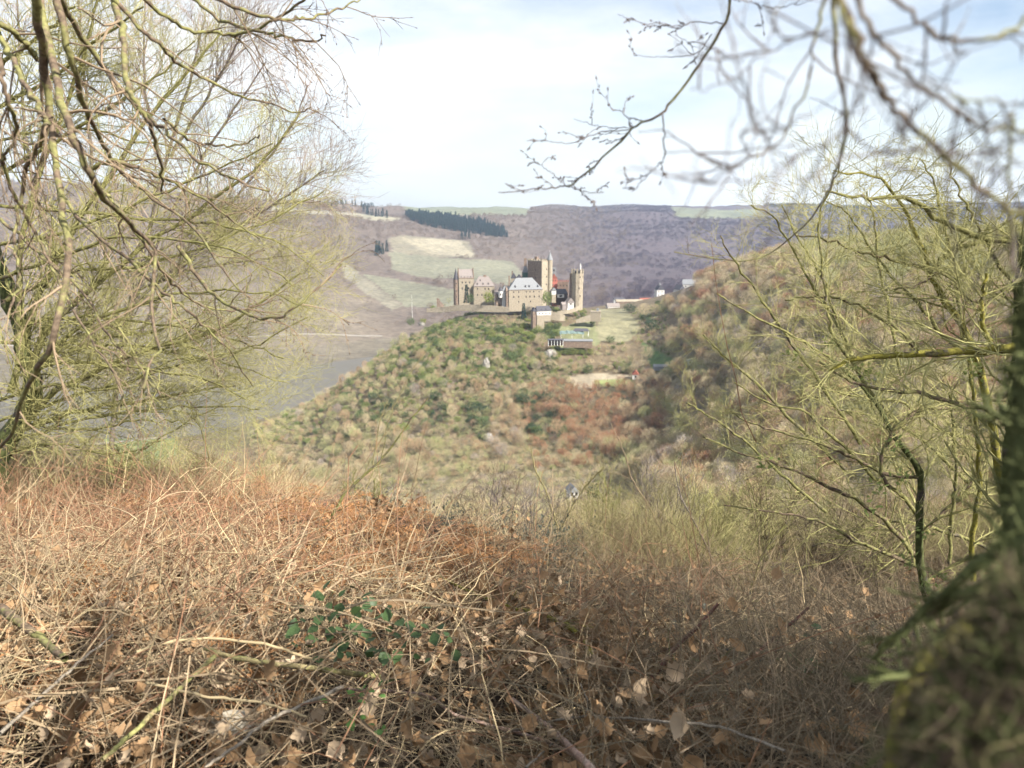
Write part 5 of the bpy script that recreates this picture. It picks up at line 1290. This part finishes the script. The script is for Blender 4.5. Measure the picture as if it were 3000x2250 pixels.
# ------------------------------------------------------------ thickets just below the brow
def thicket(h, w, n, lean, sub1, sub2, leaf=0, lsize=.05, r0=.004):
    b = Bag(); P0 = np.stack([RNG.normal(size=n) * w * .3, RNG.normal(size=n) * w * .3, np.full(n, -.1)], 1)
    D = rdir(n, 1.2); D[:, 2] = np.abs(D[:, 2]); L = h * RNG.uniform(.6, 1.25, n)
    P = grow(P0, D, L, 8, .14, (0, 0, lean)); R = taper(np.full(n, r0), .4, 8); b.tubes(P, R, 3)
    S, D2, r, t_ = sprout(P, R, sub1, .2, 1, (.4, 1.1), .1); P1 = grow(S, D2, h * .32 * RNG.uniform(.4, 1.2, len(S)), 4, .2); R1 = taper(np.maximum(r * .5, r0 * .28), .5, 4); b.tubes(P1, R1, 3)
    if sub2:
        S, D3, r, t_ = sprout(P1, R1, sub2, .2, 1, (.4, 1.1), .1); P2 = grow(S, D3, h * .12 * RNG.uniform(.4, 1.2, len(S)), 3, .2); R2 = taper(np.maximum(r * .6, r0 * .22), .6, 3); b.tubes(P2, R2, 3)
    if leaf:
        S, _, _, _ = sprout(P1, R1, leaf, .2, 1); v, tt = leaves(S + RNG.normal(size=S.shape) * .01, lsize * RNG.uniform(.6, 1.3, len(S)), .7); b.add(v, t=tt, m=1)
    return b
M_STRAW = woodmat('pale_straw', (0.42, 0.33, 0.19), scale=2, rnd=.7)
M_STRAW_D = woodmat('weathered_straw', (0.28, 0.21, 0.13), scale=2, rnd=.7)
M_CANE = woodmat('russet_canes', (0.22, 0.12, 0.07), scale=4, rnd=.6)
M_CANE_D = woodmat('dark_canes', (0.15, 0.12, 0.078), scale=4, rnd=.6)
M_BRACKEN = woodmat('dry_bracken', (0.36, 0.19, 0.085), scale=6, rnd=.7, trans=.25)
M_DEADLEAF = woodmat('dead_leaves', (0.27, 0.17, 0.09), scale=9, rnd=1.0, trans=.2)
M_DEADLEAF_P = woodmat('pale_dead_leaves', (0.40, 0.30, 0.20), scale=9, rnd=.8, trans=.2)
M_BRLEAF = woodmat('bramble_leaves', (0.05, 0.082, 0.03), scale=12, rnd=.6, rough=.45)
M_BRLEAF_D = woodmat('dull_bramble_leaves', (0.06, 0.07, 0.055), scale=12, rnd=.6, rough=.5)
M_REDLEAF = woodmat('wine_bramble_leaves', (0.16, 0.075, 0.07), scale=12, rnd=.6)
M_GRASSG = woodmat('green_grass', (0.13, 0.19, 0.05), scale=6, rnd=.6)
TH = []
def th(count, mats, **kw):
    i = len(TH)
    for _ in range(count): TH.append(thicket(**kw).mesh('thicket', mats))
    return (i, count)
tA = th(3, [M_STRAW], h=1.1, w=1.0, n=60, lean=.02, sub1=4, sub2=2)                       # straw coloured stems
tB = th(3, [M_FINE], h=1.5, w=1.1, n=34, lean=.03, sub1=9, sub2=4)                        # olive twigs
tC = th(3, [M_FINE2], h=1.4, w=1.1, n=34, lean=.0, sub1=9, sub2=4)                        # brown twigs
tD = th(3, [M_CANE_D, M_BRLEAF_D], h=1.0, w=1.2, n=40, lean=-.12, sub1=5, sub2=0, leaf=9, lsize=.06)    # bramble with dark leaves
tE = th(3, [M_CANE, M_REDLEAF], h=1.0, w=1.2, n=44, lean=-.12, sub1=5, sub2=0, leaf=2, lsize=.045)       # russet bramble
tF = th(2, [M_FINE_Y], h=1.7, w=1.0, n=24, lean=.05, sub1=9, sub2=5)
tG = th(2, [M_BRACKEN], h=.8, w=.9, n=30, lean=-.1, sub1=12, sub2=3)
def pickt(tt): return tt[0] + RNG.integers(0, tt[1])
P = np.vstack([place(2600, -26, 40, 6.3, 50, 1.8), place(600, -8, 0, 5.9, 12)])
px, py = proj(P); keep = (np.abs(P[:, 0] / P[:, 1]) < .9) & ~((px > 2380) & (px < 2680) & (P[:, 1] > 14))
P, px, py = P[keep], px[keep], py[keep]
nz = fbm(P[:, 0] / 2.2, P[:, 1] / 2.2, 3); idx = np.zeros(len(P), int); sc = np.clip(P[:, 1] / 22, .75, 2.1) * RNG.uniform(.55, 1.1, len(P))
for k in range(len(P)):
    x = px[k]; u = RNG.random()
    if x < 950: c = tA if u < .72 else tB if u < .93 else tC
    elif x < 1700:
        c = (tD if nz[k] > -.15 else tE) if (P[k, 1] < 18 and u < .8) else (tC if u < .4 else tB if u < .8 else tA)
    else: c = tB if u < .40 else tF if u < .6 else tC if u < .85 else tA
    idx[k] = pickt(c)
    top = np.interp(x, [0, 500, 900, 1200, 1600, 1850, 2200, 3000], [1240, 1300, 1390, 1470, 1490, 1350, 1230, 1140])
    hmax = P[k, 1] * max(py[k] - top, 60) / 2250; sc[k] = min(sc[k], hmax / 1.3 * RNG.uniform(.55, 1.2) * (1.5 if RNG.random() < .08 else 1))
scatter('brow_thicket', P, RNG.uniform(0, 6.28, len(P)), sc, idx, TH, 'tangled straw, brambles and leafless twigs just below the brow')

# ------------------------------------------------------------ ground cover on the mound
def tangle(n, L, rad, r, lift=.35, droop=-.10, spread=.28):
    P0 = np.stack([RNG.normal(size=n) * spread, RNG.normal(size=n) * spread, RNG.uniform(0, .10, n)], 1)
    D = rdir(n, lift); D[:, 2] = np.abs(D[:, 2]) * .7
    P = grow(P0, D, L * RNG.uniform(.4, 1.2, n), 7, .13, (0, 0, droop)); P[..., 2] = np.maximum(P[..., 2], -.02)
    return P, taper(r * RNG.uniform(.6, 1.3, n), .4, 7)
def dead_leaf_mesh(name, mat, lobes, L=.06, Wd=.04, seed=0, curl=.4):
    g = np.random.default_rng(seed); n = 9
    t = np.linspace(0, 1, n); w = np.sin(math.pi * t ** .8) * Wd * .5 * (1 + lobes * .35 * np.sin(t * math.pi * 2 * 3.5)); w[0] = w[-1] = .0008
    z = curl * L * (t - .5) ** 2 * 1.6; up = curl * .9
    V = []; 
    for i in range(n): V += [(t[i] * L, w[i], z[i] + abs(w[i]) * up + g.normal() * .0015), (t[i] * L, 0, z[i]), (t[i] * L, -w[i], z[i] + abs(w[i]) * up * .7 + g.normal() * .0015)]
    q = []
    for i in range(n - 1): a = 3 * i; q += [(a, a + 3, a + 4, a + 1), (a + 1, a + 4, a + 5, a + 2)]
    return np_mesh(name, V, q, mats=[mat], smooth=True)
LEAFM = [dead_leaf_mesh('dead_leaf', M_DEADLEAF if k % 3 else M_DEADLEAF_P, 1.0 if k % 2 else .3, RNG.uniform(.045, .075), RNG.uniform(.03, .05), k, RNG.uniform(.2, 1.3)) for k in range(12)]
GC = []
def gc(n, f):
    i = len(GC)
    for _ in range(n): GC.append(f())
    return (i, n)
def mk(n, L, r, mat, k=3, **kw):
    def f():
        P, R = tangle(n, L, 0, r, **kw); return Bag().tubes(P, R, k).mesh('stems', [mat])
    return f
gS = gc(5, mk(40, .46, .0018, M_STRAW)); gS2 = gc(4, mk(40, .42, .0016, M_STRAW_D)); gC = gc(4, mk(16, .7, .0022, M_CANE, lift=.2)); gD = gc(5, mk(40, .42, .0014, M_CANE_D, lift=.6, droop=-.04))
gT = gc(4, mk(34, .40, .0015, M_FINE2, lift=.7, droop=-.02)); gG = gc(2, mk(30, .22, .0013, M_GRASSG, lift=.9)); gK = gc(3, mk(12, .55, .0032, M_STRAW_D, lift=.15))
def leafpile(mat, n=26, s=1.0, spread=.2):
    def f():
        b = Bag(); C = np.stack([RNG.normal(size=n) * spread, RNG.normal(size=n) * spread, RNG.uniform(.0, .07, n)], 1)
        for k in range(n):
            me = LEAFM[RNG.integers(0, 12)]; v = np.empty(len(me.vertices) * 3); me.vertices.foreach_get('co', v); v = v.reshape(-1, 3)
            M = np.array(Matrix.Rotation(RNG.uniform(0, 6.28), 3, 'Z') @ Matrix.Rotation(RNG.normal() * .7, 3, 'X') @ Matrix.Rotation(RNG.normal() * .7, 3, 'Y'))
            q = np.empty(len(me.loops), int); me.loops.foreach_get('vertex_index', q)
            b.add((v - [.03, 0, 0]) @ M.T * s + C[k], q.reshape(-1, 4))
        return b.mesh('leaves', [mat])
    return f
gL = gc(4, leafpile(M_DEADLEAF)); gP = gc(3, leafpile(M_DEADLEAF_P, 18)); gV = gc(2, leafpile(M_BRLEAF_D, 16, .7))
def frond():
    b = Bag(); P = grow([[0, 0, .05]], [[1, 0, .35]], .55, 10, .08, (0, 0, -.09)); R = taper(np.array([.0022]), .4, 10); b.tubes(P, R, 4)
    m = 18; t = np.linspace(.15, .97, m); pts = np.stack([np.interp(t, np.linspace(0, 1, 10), P[0, :, a]) for a in range(3)], 1)
    for s in (-1, 1):
        D = np.stack([np.full(m, .35), np.full(m, s * 1.0), RNG.uniform(-.5, .2, m)], 1); L = .13 * np.sin(math.pi * (t * .85 + .12)) + .02
        PP = grow(pts, D, L, 4, .15, (0, 0, -.1)); b.tubes(PP, taper(np.full(m, .0011), .5, 4), 3)
        S, D2, r, t2 = sprout(PP, taper(np.full(m, .0011), .5, 4), 9, .05, 1, (.9, 1.4)); v, q = slivers(S, D2, RNG.uniform(.010, .024, len(S)), np.full(len(S), .009), .3); b.add(v, q)
    return b.mesh('frond', [M_BRACKEN])
gF = gc(5, frond)
def pg(tt, n): return tt[0] + RNG.integers(0, tt[1], n)
P = place(3900, -5.0, 6.0, 1.5, 6.6, 1.1)
px, py = proj(P); keep = (np.abs(P[:, 0] / P[:, 1]) < .88); P, px, py = P[keep], px[keep], py[keep]
n = len(P); nz = fbm(P[:, 0] / .5, P[:, 1] / .5, 3); nz2 = fbm(P[:, 0] / .9 + 40, P[:, 1] / .9, 3)
u = RNG.random(n); idx = np.zeros(n, int)
tall = (RNG.random(n) < .0)
def setm(m, opts):
    ks = [o_[0] for o_ in opts]; w = np.array([o_[1] for o_ in opts], float); c = RNG.choice(len(ks), m.sum(), p=w / w.sum())
    r = np.zeros(m.sum(), int)
    for j, kk in enumerate(ks): r[c == j] = pg(kk, (c == j).sum())
    idx[m] = r
setm(np.ones(n, bool), [(gS, 3), (gS2, 4), (gK, 1), (gL, 1.5), (gC, 1)])
setm(px < 1100, [(gS, 2.6), (gS2, 4.5), (gK, 1.6), (gL, 2.8), (gP, .9), (gC, 1.8), (gF, 1.6), (gG, .05)])
setm((px < 1200) & (py < 1740), [(gC, 6), (gS2, 2), (gS, .8), (gF, 2.5), (gL, .6)])
setm((px > 700) & (px < 1650) & (py < 1820) & (nz2 > -.35), [(gF, 8), (gC, 2), (gS2, 1), (gL, 1)])
setm((px > 1150) & (px < 2250) & (py > 1850), [(gL, 4), (gP, 1.6), (gS2, 2.2), (gD, 3), (gC, 1), (gS, .8)])
setm((px > 1500) & (py < 1850), [(gD, 5), (gC, 2), (gT, 3), (gL, .8), (gS2, 1.0), (gV, 1.2)])
setm((px > 2100), [(gD, 6), (gT, 4), (gS2, 1.0), (gL, .7), (gG, .3), (gV, .8)])
setm((px < 420) & (py > 2050) & (nz2 > 0), [(gF, 4), (gL, 3), (gS2, 2)])
hollow = ((px > 1020) & (px < 1600) & (py > 1990) & (py < 2500)) | ((nz < -.35) & (py > 1800)); keep = ~(hollow & (RNG.random(n) < .92))
sc = RNG.uniform(.75, 1.3, n) * np.interp(P[:, 1], [4, 6.6], [1, .6]); lift = np.where(RNG.random(n) < .5, .0, .06)
isl = (idx >= gL[0]) & (idx < gV[0] + gV[1]); lift[isl] = .05 + .06 * RNG.random(isl.sum())
P = P + np.stack([np.zeros(n), np.zeros(n), lift], 1)
tilt = RNG.normal(size=(n, 2)) * .22
scatter('ground_cover', P[keep], RNG.uniform(0, 6.28, n)[keep], sc[keep], idx[keep], GC, 'dead grass, russet bramble canes, dry bracken and fallen leaves', tilt=tilt[keep])

# ------------------------------------------------------------ leaves and sticks one can pick out
def ground_at(px, py, Y0=3.0):
    return hit(px, py, Y0, .5, 2.2, UP)
UP = .22
cnt = 0
for k in range(900):
    if k < 60: a, b = RNG.uniform(0, 1000), RNG.uniform(1900, 2240)
    else: a, b = RNG.normal(1700, 260), RNG.uniform(1840, 2245)
    if not (0 < a < 2500): continue
    p = ground_at(a, b)
    o = obj('dead_leaf', LEAFM[int(RNG.integers(0, 12))]); o.location = p + Vector((0, 0, RNG.uniform(-.06, .08))); o.rotation_euler = (RNG.normal() * .7, RNG.normal() * .6, RNG.uniform(0, 6.28)); o.scale = (RNG.uniform(.5, .95),) * 3
    w = 'curled brown dead leaf lying on the dry grass at bottom left' if a < 1150 else 'curled brown dead leaf in the litter at bottom centre' if a < 1800 else 'curled brown dead leaf on the dark twigs at bottom right'
    tag(o, w, 'leaf', w.replace('dead leaf', 'dead leaves')); cnt += 1
    if cnt >= 270: break
for a, b, s, lab in [(1838, 2150, 2.6, 'large round tan leaf standing on its edge near the bottom'), (1990, 2222, 2.3, 'pale crinkled leaf at the bottom edge right of centre'), (1945, 2060, 2.2, 'pale tan leaf hanging under the dark red stick'), (1760, 2050, 1.9, 'lobed orange oak leaf left of the dark red stick'), (1850, 1915, 2.0, 'pale upright leaf at the top of the leaf litter'), (1590, 1950, 1.8, 'brown lobed leaf right of the green brambles')]:
    o = obj('dead_leaf', dead_leaf_mesh('dead_leaf', M_DEADLEAF_P, .6, .05, .042, int(a), .9)); o.location = ground_at(a, b) + Vector((0, 0, .1)); o.rotation_euler = (1.1, -.5, RNG.uniform(0, 6.28)); o.scale = (s * .75,) * 3; tag(o, lab, 'leaf')
UP = .32
def stick(pts, w0, w1, mat, label, lift=(.05, .16), tw=None, cat='stick', name='fallen_stick', dY=None, cutlight=True):
    Pg = [ground_at(a, b) for a, b in pts]
    p3 = []
    for j, ((a, b), g) in enumerate(zip(pts, Pg)):
        Y = (g.y if dY is None else dY[j]); p3.append((a, b, Y))
    P = cat_path(p3, 26, .0014)[None]; Y = p3[0][2]
    R = bumpy(taper(np.array([px2m(w0, Y)]), w1 / w0, 26), 26)
    o = obj(name, Bag().tubes(P, R, 8).mesh(name, [mat], True)); tag(o, label, cat)
    if tw:
        b = Bag()
        for p_, r_ in twig_system(P, R, **tw): b.tubes(p_, r_, 3)
        g = obj('twigs', b.mesh('twigs', [mat]), o); g['kind'] = 'stuff'
    return o
M_OLSTICK = lichen_bark('olive_stick', (0.22, 0.18, 0.09), (0.25, 0.24, 0.09), .5, 20)
M_REDST = lichen_bark('red_brown_stick', (0.12, 0.06, 0.045), (0.16, 0.10, 0.07), .3, 20)
M_PINKST = lichen_bark('pinkish_cane', (0.27, 0.18, 0.14), (0.34, 0.26, 0.21), .4, 20)
M_GREYST = lichen_bark('grey_stick', (0.19, 0.16, 0.125), (0.27, 0.235, 0.185), .4, 20)
stick([(644,1911),(560,1985),(470,2070),(380,2155),(300,2225)], 8, 6, M_OLSTICK, 'straight olive stick lying diagonally in the grass at lower left')
stick([(400,1911),(500,1880),(610,1870),(720,1880),(814,1897),(915,1931)], 5, 5, M_STRAW, 'pale yellow cane arching over the grass left of the brambles')
stick([(600,1900),(712,1931),(881,1952),(1000,1968),(1110,1982)], 6, 10, M_OLSTICK, 'thick olive cane running under the green brambles')
stick([(1017,2020),(1153,2026),(1254,2040),(1322,2087),(1424,2121),(1500,2142),(1620,2180),(1720,2235)], 5, 8, M_PINKST, 'long pinkish brown cane curving along the bottom centre')
stick([(1003,2013),(900,2060),(780,2115),(678,2196),(600,2250)], 6, 4, M_GREYST, 'pale grey stick slanting towards the bottom left of centre')
stick([(2103,1770),(2040,1840),(1975,1902),(1920,1975),(1873,2044)], 5, 9, M_REDST, 'dark red brown stick rising diagonally right of centre', dY=[3.1, 3.0, 2.9, 2.8, 2.75], tw=dict(n1=6, L1=.25, n2=2, L2=.1))
stick([(2368,1780),(2246,1888),(2144,1963),(2080,2010),(2015,2058)], 4, 7, M_REDST, 'second dark stick running parallel right of the red brown one', dY=[3.3, 3.1, 2.95, 2.9, 2.85], tw=dict(n1=8, L1=.3, n2=2, L2=.12))
stick([(1290,1690),(1390,1740),(1500,1780),(1581,1800),(1663,1834),(1717,1888),(1751,1970)], 4, 9, M_LICHEN, 'curved lichen covered branch bowing down right of the brambles', dY=[4.0, 3.8, 3.6, 3.45, 3.3, 3.2, 3.1], tw=dict(n1=8, L1=.3, n2=3, L2=.12))
stick([(1500,2050),(1602,2126),(1703,2220),(1740,2260)], 8, 8, M_PINKST, 'thick brown cane cutting into the bottom edge right of centre')
stick([(0,2150),(110,2050),(237,1935),(330,1860)], 7, 4, M_GREYST, 'straight grey stick at the lower left edge')
stick([(0,1780),(60,1825),(130,1880),(190,1930)], 15, 9, M_BRANCH, 'short thick brown branch half buried at the left edge')
stick([(430,2000),(600,2040),(770,2060),(900,2100)], 5, 3, M_STRAW, 'pale straw cane lying flat below the olive stick')
stick([(900,1560),(1100,1600),(1300,1640),(1500,1700),(1640,1770)], 3, 2, M_CANE, 'long russet bramble cane sweeping from the mound crest to the right', dY=[5.0, 4.8, 4.6, 4.4, 4.2])
stick([(0,1660),(200,1600),(420,1560),(640,1570),(820,1600),(1000,1660)], 4, 3, M_CANE, 'long russet bramble cane arching along the mound crest', dY=[4.2, 4.5, 4.8, 4.9, 4.9, 4.8])
stick([(1500,2140),(1700,2100),(1900,2110),(2100,2130),(2300,2200)], 4, 3, M_GREYST, 'thin grey cane crossing the dark twigs at bottom right')
stick([(1540,2250),(1640,2160),(1720,2080),(1700,2000)], 4, 3, M_GREYST, 'crooked pale twig standing in the leaf litter')
# rooted saplings standing up in front of the valley
def sapling(pts, Y, w0, w1, mat, label, tw, tmat=None):
    r = empty('sapling', (0, 0, 0)); tag(r, label, 'sapling')
    branch_obj(r, [(a, b, Y) for a, b in pts], px2m(w0, Y) * .75, px2m(w1, Y), mat, n=26, k=7, jit=.004, twigs=tw, tmat=tmat, name='stem'); return r
twf = dict(n1=9, L1=.5, n2=3, L2=.18, wob=.12, up=.2)
r = sapling([(905,1590),(950,1545),(1010,1450),(1075,1385),(1130,1330),(1190,1250),(1255,1165)], 5.2, 8, 1.5, M_BRANCH_L, 'lichen covered sapling leaning right across the castle hill', dict(n1=5, L1=.3, n2=2, L2=.1, wob=.1, up=.2))
branch_obj(r, [(1060,1400,5.2),(1110,1300,5.2),(1160,1180,5.2),(1205,1090,5.2),(1275,990,5.2)], .004, .0015, M_FINE, n=20, k=6, jit=.004, name='stem')
sapling([(1640,1560),(1620,1500),(1600,1440),(1570,1380),(1555,1310)], 9, 5, 1.5, M_FINE, 'forked pale sapling above the bramble patch in the centre', twf)
sapling([(1640,1560),(1680,1480),(1720,1420),(1770,1370)], 9, 5, 1.5, M_FINE, 'pale sapling bending right above the bramble patch', twf)
sapling([(2010,1700),(1950,1580),(1900,1480),(1850,1400),(1830,1330),(1790,1240)], 7.5, 4, 1, M_FINE2, 'thin brown sapling leaning left in front of the russet slope', twf)
sapling([(2190,1820),(2100,1660),(2040,1540),(1990,1440),(1975,1350)], 6.5, 5, 1, M_DARKBR, 'dark thin sapling leaning left right of the russet slope', twf)
sapling([(2240,1900),(2200,1760),(2230,1640),(2300,1540),(2400,1440)], 6, 6, 1.2, M_BRANCH_L, 'lichen spotted sapling bending right below the wooded hill', twf)
sapling([(2180,1840),(2210,1760),(2250,1690),(2240,1600)], 8, 14, 5, M_BRANCH_L, 'stout short stemmed shrub with yellow twigs right of centre', dict(n1=40, L1=.8, n2=8, L2=.3, n3=2, L3=.12, up=.2), M_FINE_Y)
sapling([(560,1480),(610,1380),(600,1290),(560,1200),(520,1120)], 6.5, 4, 1, M_FINE, 'slender pale stem rising from the left crest of the mound', twf)
sapling([(280,1490),(340,1380),(460,1290),(600,1210),(760,1150)], 6.2, 5, 1, M_BRANCH_L, 'long pale stem slanting right over the left crest', twf)
sapling([(1050,1500),(1090,1380),(1110,1250),(1130,1180)], 7.5, 3, 1, M_FINE, 'thin upright twig right of the leaning lichen sapling', twf)

# leafless shrubs rising out of the thicket below the brow
def shrub(px, Y, top, w, mat, label, n=9):
    g = np.array(W(px, 1500, Y)); x = g[0]; base = Vector((x, Y, float(H(x, Y))))
    r = empty('leafless_shrub', base); tag(r, label, 'shrub')
    h = float(W(px, top, Y).z - base.z); wd = w * Y / 2250
    for k in range(n):
        a = RNG.uniform(0, 6.28); q = RNG.uniform(.2, 1)
        D = np.array([[math.cos(a) * wd * .5 * q, math.sin(a) * wd * .5 * q, h]])
        P = grow([[RNG.normal() * .06, RNG.normal() * .06, -.1]], D, h * RNG.uniform(.75, 1.08), 14, .06, (0, 0, .02)); R = bumpy(taper(np.array([.0034 * Y ** .6 * RNG.uniform(.7, 1.2)]), .3, 14), 14)
        o = obj('stem', Bag().tubes(P, R, 6).mesh('stem', [mat], True), r)
        b = Bag()
        for p_, r_ in twig_system(P, R, 14, h * .42, 5, h * .17, up=.15, n3=2, L3=h * .07, wob=.12, r1=.5, rmin=.0006 * Y ** .6, t0=.18): b.tubes(p_, r_, 3)
        g_ = obj('twigs', b.mesh('twigs', [mat]), o); g_['kind'] = 'stuff'
for px, Y, top, w, mat, lab in [
    (1060, 8, 1390, 260, M_BRANCH_L, 'pale straw coloured shrub left of the bracken crest end'), (1230, 9, 1430, 220, M_DARKBR, 'brown shrub just beyond the bracken crest'),
    (1420, 10, 1400, 240, M_CANE_D, 'dark thorny shrub at the centre below the valley house'), (1545, 9, 1370, 200, M_DARKBR, 'brown forked shrub left of the valley house'),
    (1800, 9, 1400, 300, M_BRANCH_L, 'olive shrub right of the valley house'), (1950, 8, 1340, 280, M_DARKBR, 'brown spreading shrub below the gorge'),
    (2090, 7.5, 1420, 260, M_FINE_Y, 'yellow lichened shrub right of the brown spreading one'), (2260, 7, 1330, 300, M_BRANCH, 'tall olive shrub in front of the wooded hill foot'),
    (2420, 6.5, 1420, 260, M_CANE_D, 'dark leafless shrub left of the lichen shrub trunks'), (2600, 6, 1480, 280, M_BRANCH, 'brown shrub among the lichen shrub trunks'),
    (820, 7.5, 1330, 240, M_FINE, 'pale shrub on the left crest right of the mossy tree'), (620, 7, 1300, 260, M_STRAW_D, 'weathered straw coloured shrub under the mossy tree'),
    (1680, 12, 1470, 200, M_CANE_D, 'low dark shrub under the valley house'), (380, 7, 1290, 260, M_FINE, 'pale shrub at the foot of the mossy tree')]:
    shrub(px, Y, top, w, mat, lab)

# ------------------------------------------------------------ green bramble
LF = []
for k in range(5):
    n = 7; t_ = np.linspace(0, 1, n); w = np.sin(math.pi * t_ ** .75) * .5 * .72; w[0] = w[-1] = .01; V = []; q = []
    for i in range(n): V += [(t_[i], w[i] * (1 + .10 * (-1) ** i), .10 * abs(w[i]) - .18 * t_[i] ** 2), (t_[i], 0, -.04 - .18 * t_[i] ** 2), (t_[i], -w[i] * (1 + .10 * (-1) ** i), .10 * abs(w[i]) - .18 * t_[i] ** 2)]
    for i in range(n - 1): a = 3 * i; q += [(a, a + 3, a + 4, a + 1), (a + 1, a + 4, a + 5, a + 2)]
    LF.append(np_mesh('leaf', V, q, mats=[M_BRLEAF], smooth=True))
M_BRG = woodmat('bright_young_leaves', (0.12, 0.22, 0.06), scale=12, rnd=.6, trans=.2)
def bramble(stems, n, size, label, spread=.05, mat=None):
    r = empty('bramble', (0, 0, 0)); tag(r, label, 'bramble')
    for pts, Ys in stems:
        P = cat_path([(a, b, y) for (a, b), y in zip(pts, Ys)], 16)[None]; R = taper(np.array([.003]), .5, 16); obj('stem', Bag().tubes(P, R, 6).mesh('stem', [M_CANE_D], True), r)
        m = n // len(stems)
        for j in range(m):
            c = P[0, int(RNG.integers(1, 16))] + RNG.normal(size=3) * [spread, spread, spread * .6]
            o = obj('leaf', LF[int(RNG.integers(0, 5))], r); o.location = c; s = size * RNG.uniform(.6, 1.25); o.scale = (s, s, s); o.rotation_euler = (RNG.normal() * .45, RNG.normal() * .45 - .1, RNG.uniform(0, 6.28))
            if mat: 
                o.data = mat_leaf(mat, int(RNG.integers(0, 5)))
    return r
_ml = {}
def mat_leaf(mat, k):
    if (mat.name, k) not in _ml:
        me = LF[k].copy(); me.materials.clear(); me.materials.append(mat); _ml[(mat.name, k)] = me
    return _ml[(mat.name, k)]
bramble([([(840,1830),(930,1810),(1020,1800),(1120,1820),(1230,1850),(1340,1870)], [2.5, 2.45, 2.4, 2.35, 2.35, 2.35]), ([(870,1850),(960,1840),(1060,1870),(1100,1910),(1080,1960)], [2.4, 2.35, 2.3, 2.25, 2.2]), ([(900,1790),(1000,1775),(1090,1770),(1180,1800)], [2.55]*4), ([(950,1860),(1040,1850),(1140,1860),(1180,1880)], [2.25]*4)], 88, .045, 'dark green leafy bramble spray in the middle of the foreground', .055)
bramble([([(1040,2030),(1070,2050),(1110,2070)], [2.0]*3), ([(1060,2110),(1090,2140),(1110,2160)], [1.95]*3)], 20, .028, 'small bright green bramble shoot beside the dark hollow', .03, M_BRG)
bramble([([(2320,1850),(2340,1900),(2350,1960)], [3.0]*3)], 8, .07, 'few large dark ivy leaves among the twigs at right', .05)
UP = .12
rk = rock('rock_outcrop', 680, 2125, 2.5, .07, .03, 'pale flat stone showing in the grass at the bottom left', 9); rk = bpy.data.objects['rock_outcrop.004']; rk.name = 'stone'
rk.location = ground_at(680, 2120); rk.data.materials[0] = mat_noise('pale_stone', [(0, (.30, .26, .20)), (1, (.42, .37, .29))], scale=12, bump=.25)

# ------------------------------------------------------------ ivy clad trees to the right of the viewpoint (they shade the lower right)
def shade_tree(x, y, h, w, zb, label):
    r = empty('ivy_clad_tree', (x, y, float(H(x, y)))); tag(r, label, 'tree')
    obj('trunk', trunk_mesh(h, .14, M_MOSS), r)
    b = Bag(); C, d = in_crown(5200, w * .5, (h - zb) * .5, zb + (h - zb) * .5, .2, .35); v, tt = leaves(C, .11 * RNG.uniform(.6, 1.3, 5200)); b.add(v, t=tt)
    obj('crown', b.mesh('crown', [M_IVY]), r)
shade_tree(4.5, .7, 4.2, 2.4, 1.0, 'ivy clad tree standing right of the viewpoint')
shade_tree(3.9, -.6, 4.4, 2.7, .8, 'second ivy clad tree just behind and right of the viewpoint')
# ------------------------------------------------------------ haze
m = bpy.data.materials.new('valley_air'); m.use_nodes = True
nt = m.node_tree; nt.nodes.clear()
out = nt.nodes.new('ShaderNodeOutputMaterial'); pv = nt.nodes.new('ShaderNodeVolumePrincipled')
pv.inputs['Color'].default_value = (0.62, 0.76, 1.0, 1); pv.inputs['Density'].default_value = 0.00008; pv.inputs['Anisotropy'].default_value = 0.2
nt.links.new(pv.outputs[0], out.inputs['Volume'])
h = MB().box(-7200, 7200, -60, 5300, -330, 260).build('haze', m)
tag(h, kind='stuff')
